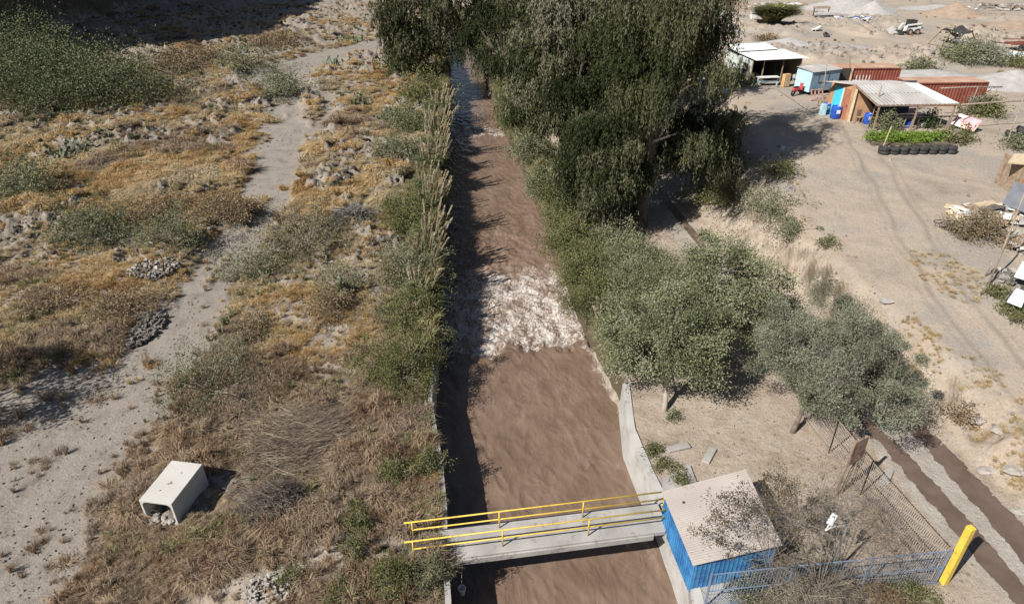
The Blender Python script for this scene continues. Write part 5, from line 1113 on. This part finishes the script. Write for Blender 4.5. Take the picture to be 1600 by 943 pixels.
# concrete slabs on the right verge
for px, py, a, lb_ in ((1060, 700, .3, 'pale broken concrete slab near the small weeds'), (1108, 712, 1.0, 'pale stone block above the kiosk roof'), (1385, 745, .9, 'concrete kerb piece inside the picket fence')):
    g = G(px, py); o = MB().box((0, 0, .05), (1.0, .32, .10), a).build('concrete_slab', M_conc2, bevel=.02); o.location = g; tag(o, lb_, 'slab')
for i, (px, py, s_, lb_) in enumerate(((1525, 655, .45, 'pale flat boulder on the roadside slope, uppermost'), (1562, 672, .4, 'pale boulder right of the uppermost one'), (1540, 735, .45, 'pale boulder halfway down the roadside slope'), (1585, 735, .5, 'largest pale boulder by the right edge'), (1592, 800, .3, 'small pale boulder beside the outer muddy track'), (1385, 470, .4, 'light stone behind the olive tree crown'))):
    g = G(px, py); mb = MB(); rock_mesh(mb, (0, 0, .08), s_, 500 + i); o = mb.build('boulder', M_stone); o.location = g; o.scale = (1, .8, .45); tag(o, lb_, 'boulder')
# tree outside the left edge whose shadow reaches the track
tree('roadside_tree', -27.2, 22.0, (0, 0, 5.0), (2.9, 3.6, 2.2), 90, L_broad, 'leafy tree just beyond the left edge casting shade on the track', .16, 9000, 77, .22, clump=.7, lw=.6)

# ------------------------------------------------------------------ scattered ground cover (stuff)
lib = bpy.data.collections.new('tuft_library')
def tuft(name, n, r, h, w, m, seed, curve=.6, spread=1.0):
    q = np.random.default_rng(seed); a = q.uniform(0, 6.283, n); R = r * q.uniform(.1, 1, n) * spread; H = h * q.uniform(.45, 1, n)
    b = np.stack([np.cos(a) * r * .25 * q.uniform(0, 1, n), np.sin(a) * r * .25 * q.uniform(0, 1, n), np.zeros(n) - .03], -1)
    m1 = b + np.stack([np.cos(a) * R * .35, np.sin(a) * R * .35, H * .7], -1); t = b + np.stack([np.cos(a + .2) * R, np.sin(a + .2) * R, H * (1 - curve * .4)], -1)
    ph = q.uniform(0, 6.283, n); s = np.stack([np.cos(ph), np.sin(ph), np.zeros(n)], -1) * w
    q1 = np.stack([b - s, b + s, m1 + s * .8, m1 - s * .8], 1); q2 = np.stack([m1 - s * .8, m1 + s * .8, t + s * .25, t - s * .25], 1)
    V = np.concatenate([q1, q2]).reshape(-1, 3); v = np.tile(np.repeat(q.uniform(0, 1, n), 4), 2)
    o = npmesh(name, V, 4, m, v, link=False); lib_c.objects.link(o); return o
def scatter(name, lib_c, pts, scale, label, cat, kind='stuff', tilt=.12):
    n = len(pts); me = bpy.data.meshes.new(name); me.vertices.add(n); me.vertices.foreach_set('co', pts.astype(np.float32).ravel())
    def at(nm, ty, fld, d): a = me.attributes.new(nm, ty, 'POINT'); a.data.foreach_set(fld, d)
    at('sc', 'FLOAT_VECTOR', 'vector', np.asarray(scale, np.float32).ravel())
    rot = np.stack([rng.normal(size=n) * tilt, rng.normal(size=n) * tilt, rng.uniform(0, 6.28, n)], -1).astype(np.float32); at('rot', 'FLOAT_VECTOR', 'vector', rot.ravel())
    at('idx', 'INT', 'value', rng.integers(0, 97, n).astype(np.int32))
    o = bpy.data.objects.new(name, me); C.objects.link(o)
    ng = bpy.data.node_groups.new(name, 'GeometryNodeTree'); ng.interface.new_socket('Geometry', in_out='INPUT', socket_type='NodeSocketGeometry'); ng.interface.new_socket('Geometry', in_out='OUTPUT', socket_type='NodeSocketGeometry')
    N = ng.nodes; gi = N.new('NodeGroupInput'); go = N.new('NodeGroupOutput'); ci = N.new('GeometryNodeCollectionInfo'); ci.inputs['Collection'].default_value = lib_c
    ci.inputs['Separate Children'].default_value = True; ci.inputs['Reset Children'].default_value = True
    ip = N.new('GeometryNodeInstanceOnPoints'); ip.inputs['Pick Instance'].default_value = True
    def na(nm, ty):
        a = N.new('GeometryNodeInputNamedAttribute'); a.data_type = ty; a.inputs['Name'].default_value = nm; return a.outputs['Attribute']
    ng.links.new(gi.outputs[0], ip.inputs['Points']); ng.links.new(ci.outputs[0], ip.inputs['Instance']); ng.links.new(na('idx', 'INT'), ip.inputs['Instance Index'])
    ng.links.new(na('rot', 'FLOAT_VECTOR'), ip.inputs['Rotation']); ng.links.new(na('sc', 'FLOAT_VECTOR'), ip.inputs['Scale']); ng.links.new(ip.outputs[0], go.inputs[0])
    md = o.modifiers.new('scatter', 'NODES'); md.node_group = ng
    return tag(o, label, cat, kind=kind)
def sample_px(n, px0, px1, py0, py1, pw=1.0):
    """ground points spread so that every part of the view gets its share"""
    px = rng.uniform(px0, px1, n); py = py0 + (py1 - py0) * rng.uniform(0, 1, n) ** pw
    u = (px - 800) / F; v = (471.5 - py) / F; t = CH / (sp_ - v * cp)
    return u * t, (cp + v * sp_) * t
M_gold = tuftmat('golden_grass', [(.28, .165, .075), (.48, .305, .135), (.59, .415, .205), (.59, .47, .28), (.44, .365, .25)])
M_brn = tuftmat('brown_brush', [(.15, .10, .07), (.25, .165, .11), (.40, .28, .18), (.50, .39, .26), (.30, .235, .18)], .35)
M_wed = tuftmat('grey_weeds', [(.10, .12, .055), (.17, .185, .085), (.27, .25, .13), (.36, .31, .18)], .3)
M_rub = tuftmat('rubble_stone', [(.15, .13, .115), (.25, .225, .20), (.36, .325, .29)], .3, trans=0)
M_blk = tuftmat('dark_rubble', [(.03, .028, .026), (.08, .07, .065), (.12, .10, .09)], .3, trans=0)
lib_c = lib_g = bpy.data.collections.new('grass_library')
tuft('grass_tuft', 55, .28, .30, .007, M_gold, 1); tuft('grass_tuft', 45, .36, .24, .008, M_gold, 2); tuft('grass_tuft', 70, .25, .36, .006, M_gold, 3)
lib_c = lib_gf = bpy.data.collections.new('far_grass_library')
tuft('grass_tuft', 110, .5, .50, .013, M_gold, 4, 1.0); tuft('grass_tuft', 110, .65, .42, .014, M_gold, 5, 1.0)
lib_c = lib_b = bpy.data.collections.new('brush_library')
tuft('brush_tuft', 60, .30, .40, .006, M_brn, 6, 1.0); tuft('brush_tuft', 80, .42, .32, .006, M_brn, 7, 1.3); tuft('brush_tuft', 60, .22, .5, .006, M_brn, 8)
lib_c = lib_bf = bpy.data.collections.new('far_brush_library')
tuft('brush_tuft', 110, .6, .58, .013, M_brn, 9, 1.1); tuft('brush_tuft', 110, .75, .52, .013, M_brn, 10, 1.1)
lib_c = lib_w = bpy.data.collections.new('weed_library')
tuft('weed_tuft', 60, .3, .45, .014, M_wed, 11, .5); tuft('weed_tuft', 60, .4, .3, .016, M_wed, 12, .8)
lib_c = lib_t = bpy.data.collections.new('tall_weed_library')
M_tall = tuftmat('tall_bank_weeds', [(.07, .09, .035), (.13, .155, .06), (.22, .22, .10), (.38, .33, .19)], .6)
tuft('tall_weed', 90, .55, 1.25, .022, M_tall, 13, .5); tuft('tall_weed', 70, .75, 1.0, .024, M_tall, 14, .9); tuft('tall_weed', 60, .4, 1.5, .02, M_tall, 15, .3)
lib_c = lib_r = bpy.data.collections.new('rubble_library')
for i in range(4):
    mb = MB(); rock_mesh(mb, (0, 0, .1), .22, 50 + i); o = mb.build('rubble_stone', M_rub if i < 3 else M_blk); C.objects.unlink(o); lib_r.objects.link(o)

lib_c = lib_s = bpy.data.collections.new('stone_library')
for i in range(3):
    mb = MB(); rock_mesh(mb, (0, 0, .06), .2, 60 + i); o = mb.build('loose_stone', M_rub); C.objects.unlink(o); lib_s.objects.link(o)

def masks(x, y):
    pm, right, yard, slope, road, p3 = ground_masks(x, y)
    dl = XL(y) - x
    return pm, right, yard, slope, road, p3, dl
def region(n, box, pw=1.0):
    x, y = sample_px(n, *box, pw); return x, y
def place(x, y, keep, sc, xy=None):
    x, y, sc = x[keep], y[keep], sc[keep]; z = Z(x, y); s = np.stack([sc, sc, sc * rng.uniform(.75, 1.25, len(sc))], -1); return np.stack([x, y, z], -1), s
# left side, near golden grass
cult = lambda x, y: ((np.abs((x + 12.85) - .16 * (y - 17.2)) < .8) & (y > 16.9) & (y < 19.5)) | (((x + 11.4) / 1.2) ** 2 + ((y - 18.7) / 1.3) ** 2 < 1)
x, y = region(60000, (-60, 720, 330, 960)); pm, rt, yd, sl, rd, p3, dl = masks(x, y)
brn = sstep(.42, .58, fbm(x, y, 3.0, 3, 101) + .35 * sstep(34, 22, y) - .12)
bare = sstep(.52, .62, fbm(x, y, 2.0, 4, 102))
u = rng.uniform(0, 1, len(x)); base = (dl > .25) & (u > pm * .985) & (u > p3 * .93) & (~cult(x, y)) & (rng.uniform(0, 1, len(x)) > bare * .85)
k = base & (rng.uniform(0, 1, len(x)) > brn) & (rng.uniform(0, 1, len(x)) < .62); p, s = place(x, y, k, rng.uniform(.55, 1.35, len(x)))
scatter('dry_grass', lib_g, p, s, 'golden dry grass covering the near left plain', 'grass')
k = base & (rng.uniform(0, 1, len(x)) < brn) & (rng.uniform(0, 1, len(x)) < .75); p, s = place(x, y, k, rng.uniform(.5, 1.3, len(x)) * np.where(fbm(x, y, 1.3, 2, 120) > .56, 1.7, .9))
scatter('dry_brush_cover', lib_b, p, s, 'brown dry brush covering the near left slope', 'brush')
# left side, far
x, y = region(46000, (-40, 720, 8, 345)); pm, rt, yd, sl, rd, p3, dl = masks(x, y)
brn = sstep(.57, .71, fbm(x, y, 7.0, 3, 103) + .12 * sstep(100, 150, y)); bare = np.maximum(sstep(.48, .58, fbm(x, y, 4, 4, 104)), rubmask(x, y) * .8)
base = (dl > .3) & (rng.uniform(0, 1, len(x)) > pm) & (rng.uniform(0, 1, len(x)) > bare * .88)
sc = rng.uniform(.4, 1.2, len(x)) * (.7 + .6 * fbm(x, y, 2.5, 2, 105)) * np.where(fbm(x, y, 1.8, 2, 121) > .60, 1.7, 1)
k = base & (rng.uniform(0, 1, len(x)) > brn) & (rng.uniform(0, 1, len(x)) < .7); p, s = place(x, y, k, sc)
scatter('dry_grass', lib_gf, p, s, 'golden dry grass mounds on the far left plain', 'grass')
k = base & (rng.uniform(0, 1, len(x)) < brn) & (rng.uniform(0, 1, len(x)) < .6); p, s = place(x, y, k, sc)
scatter('dry_brush_cover', lib_bf, p, s, 'brown dry brush on the far left plain', 'brush')
x, y = region(5200, (-40, 700, 8, 900), 1.2); pm, rt, yd, sl, rd, p3, dl = masks(x, y)
k = (dl > .2) & (pm < .3) & (p3 < .4) & (~cult(x, y)) & (fbm(x, y, 5, 3, 106) > .52); p, s = place(x, y, k, rng.uniform(.6, 1.5, len(x)) * (1 + .5 * sstep(40, 80, y)))
scatter('green_weeds', lib_w, p, s, 'grey green weeds dotted through the left plain', 'weeds')
# bank cover, both sides of the canal
yb = np.concatenate([rng.uniform(28, 110, 4200), rng.uniform(14, 28, 500)]); xb = XL(yb) - np.abs(rng.normal(size=len(yb))) * 1.1 - .12
p, s = place(xb, yb, np.ones(len(xb), bool), rng.uniform(.8, 1.8, len(xb)) * np.where(yb > 28, 1, .5)); scatter('bank_weeds', lib_w, p, s, 'green weeds lining the left canal bank', 'weeds')
yb = rng.uniform(27, 110, 5200); xb = XR(yb) + np.abs(rng.normal(size=len(yb))) * .9 + .01
p, s = place(xb, yb, np.ones(len(xb), bool), rng.uniform(1.0, 2.3, len(xb))); scatter('bank_weeds', lib_w, p, s, 'green weeds lining the right canal bank', 'weeds')
yb = np.concatenate([rng.uniform(27, 60, 620), rng.uniform(60, 105, 700)]); xb = XL(yb) - np.abs(rng.normal(size=len(yb))) * .6 - .18
p, s = place(xb, yb, np.ones(len(xb), bool), rng.uniform(.5, 1.25, len(xb))); scatter('tall_bank_weeds', lib_t, p, s, 'tall ragged weeds crowding the left canal bank', 'weeds')
yb = rng.uniform(28, 100, 900); xb = XR(yb) + np.abs(rng.normal(size=len(yb))) * .7 + .02
p, s = place(xb, yb, np.ones(len(xb), bool), rng.uniform(.4, 1.1, len(xb))); scatter('tall_bank_weeds', lib_t, p, s, 'tall ragged weeds crowding the right canal bank', 'weeds')
# right side: tufts on the slopes
x, y = region(16000, (980, 1640, 8, 943)); pm, rt, yd, sl, rd, p3, dl = masks(x, y)
xt = np.interp(y, TOEY, TOEX); xe = np.interp(y, TOPY, TOPX); kk = (x - xt) / (xe - xt)
gold = ((kk > .15) & (kk < 1.15) & (y < 29) & (fbm(x, y, 1.6, 3, 110) > .47)) | ((kk > .2) & (kk < 1.2) & (y >= 29) & (fbm(x, y, 1.6, 3, 111) > .62) & (rng.uniform(0, 1, len(x)) < .25))
gold |= (np.hypot(x - 23.2, (y - 31.5) * .6) < 1.6) & (y > 28)
p, s = place(x, y, gold, rng.uniform(.4, .9, len(x))); scatter('dry_grass', lib_g, p, s, 'dry grass on the stony slope beside the yard road', 'grass')
k = (kk > 1.3) & (y > 72) & (fbm(x, y, 6, 3, 112) > .54) & (y < 120) & (rng.uniform(0, 1, len(x)) < .28); p, s = place(x, y, k, rng.uniform(.35, .9, len(x)))
scatter('dry_brush_cover', lib_bf, p, s, 'dry brush on the rubble mounds of the far yard', 'brush')
# stones
x, y = region(52000, (-40, 1640, 8, 960)); pm, rt, yd, sl, rd, p3, dl = masks(x, y); xt = np.interp(y, TOEY, TOEX); xe = np.interp(y, TOPY, TOPX); kk = (x - xt) / (xe - xt)
r0 = rng.uniform(0, 1, len(x)); rubL = (dl > .3) & (rubmask(x, y) * (1 - pm) > r0 * 1.1) & (y < 170) & (rng.uniform(0, 1, len(x)) < .6)
pathp = (dl > .3) & (r0 < .16)
rubR = ((kk > .05) & (kk < 1.05) & (y < 70) & (r0 < .10)) | ((kk > 1.05) & (sstep(.52, .7, fbm(x, y, 7, 2, 52)) > r0 * 1.5) & (y > 70) & (y < 140) & (r0 < .6)) | ((kk >= 1.05) & (r0 < .015))
flat = (x > XR(y) + .6) & (kk < 0) & (rd < .2) & (r0 < .06)
p, s = place(x, y, rubL, rng.uniform(.3, 1.2, len(x)) * (.45 + y / 120)); scatter('rubble_stones', lib_r, p, s, 'grey broken rubble over the left plain', 'rubble', tilt=.5)
sc = np.where(pathp & ~rubL, rng.uniform(.12, .4, len(x)) * (.6 + y / 90), 0) + np.where(rubR, rng.uniform(.2, 1.0, len(x)) * np.clip(y / 60, .5, 1.2), 0) + np.where(flat, rng.uniform(.12, .35, len(x)), 0)
p, s = place(x, y, sc > 0, sc); scatter('loose_stones', lib_s, p, s, 'loose stones scattered over the tracks, slopes and yard', 'stones', tilt=.5)
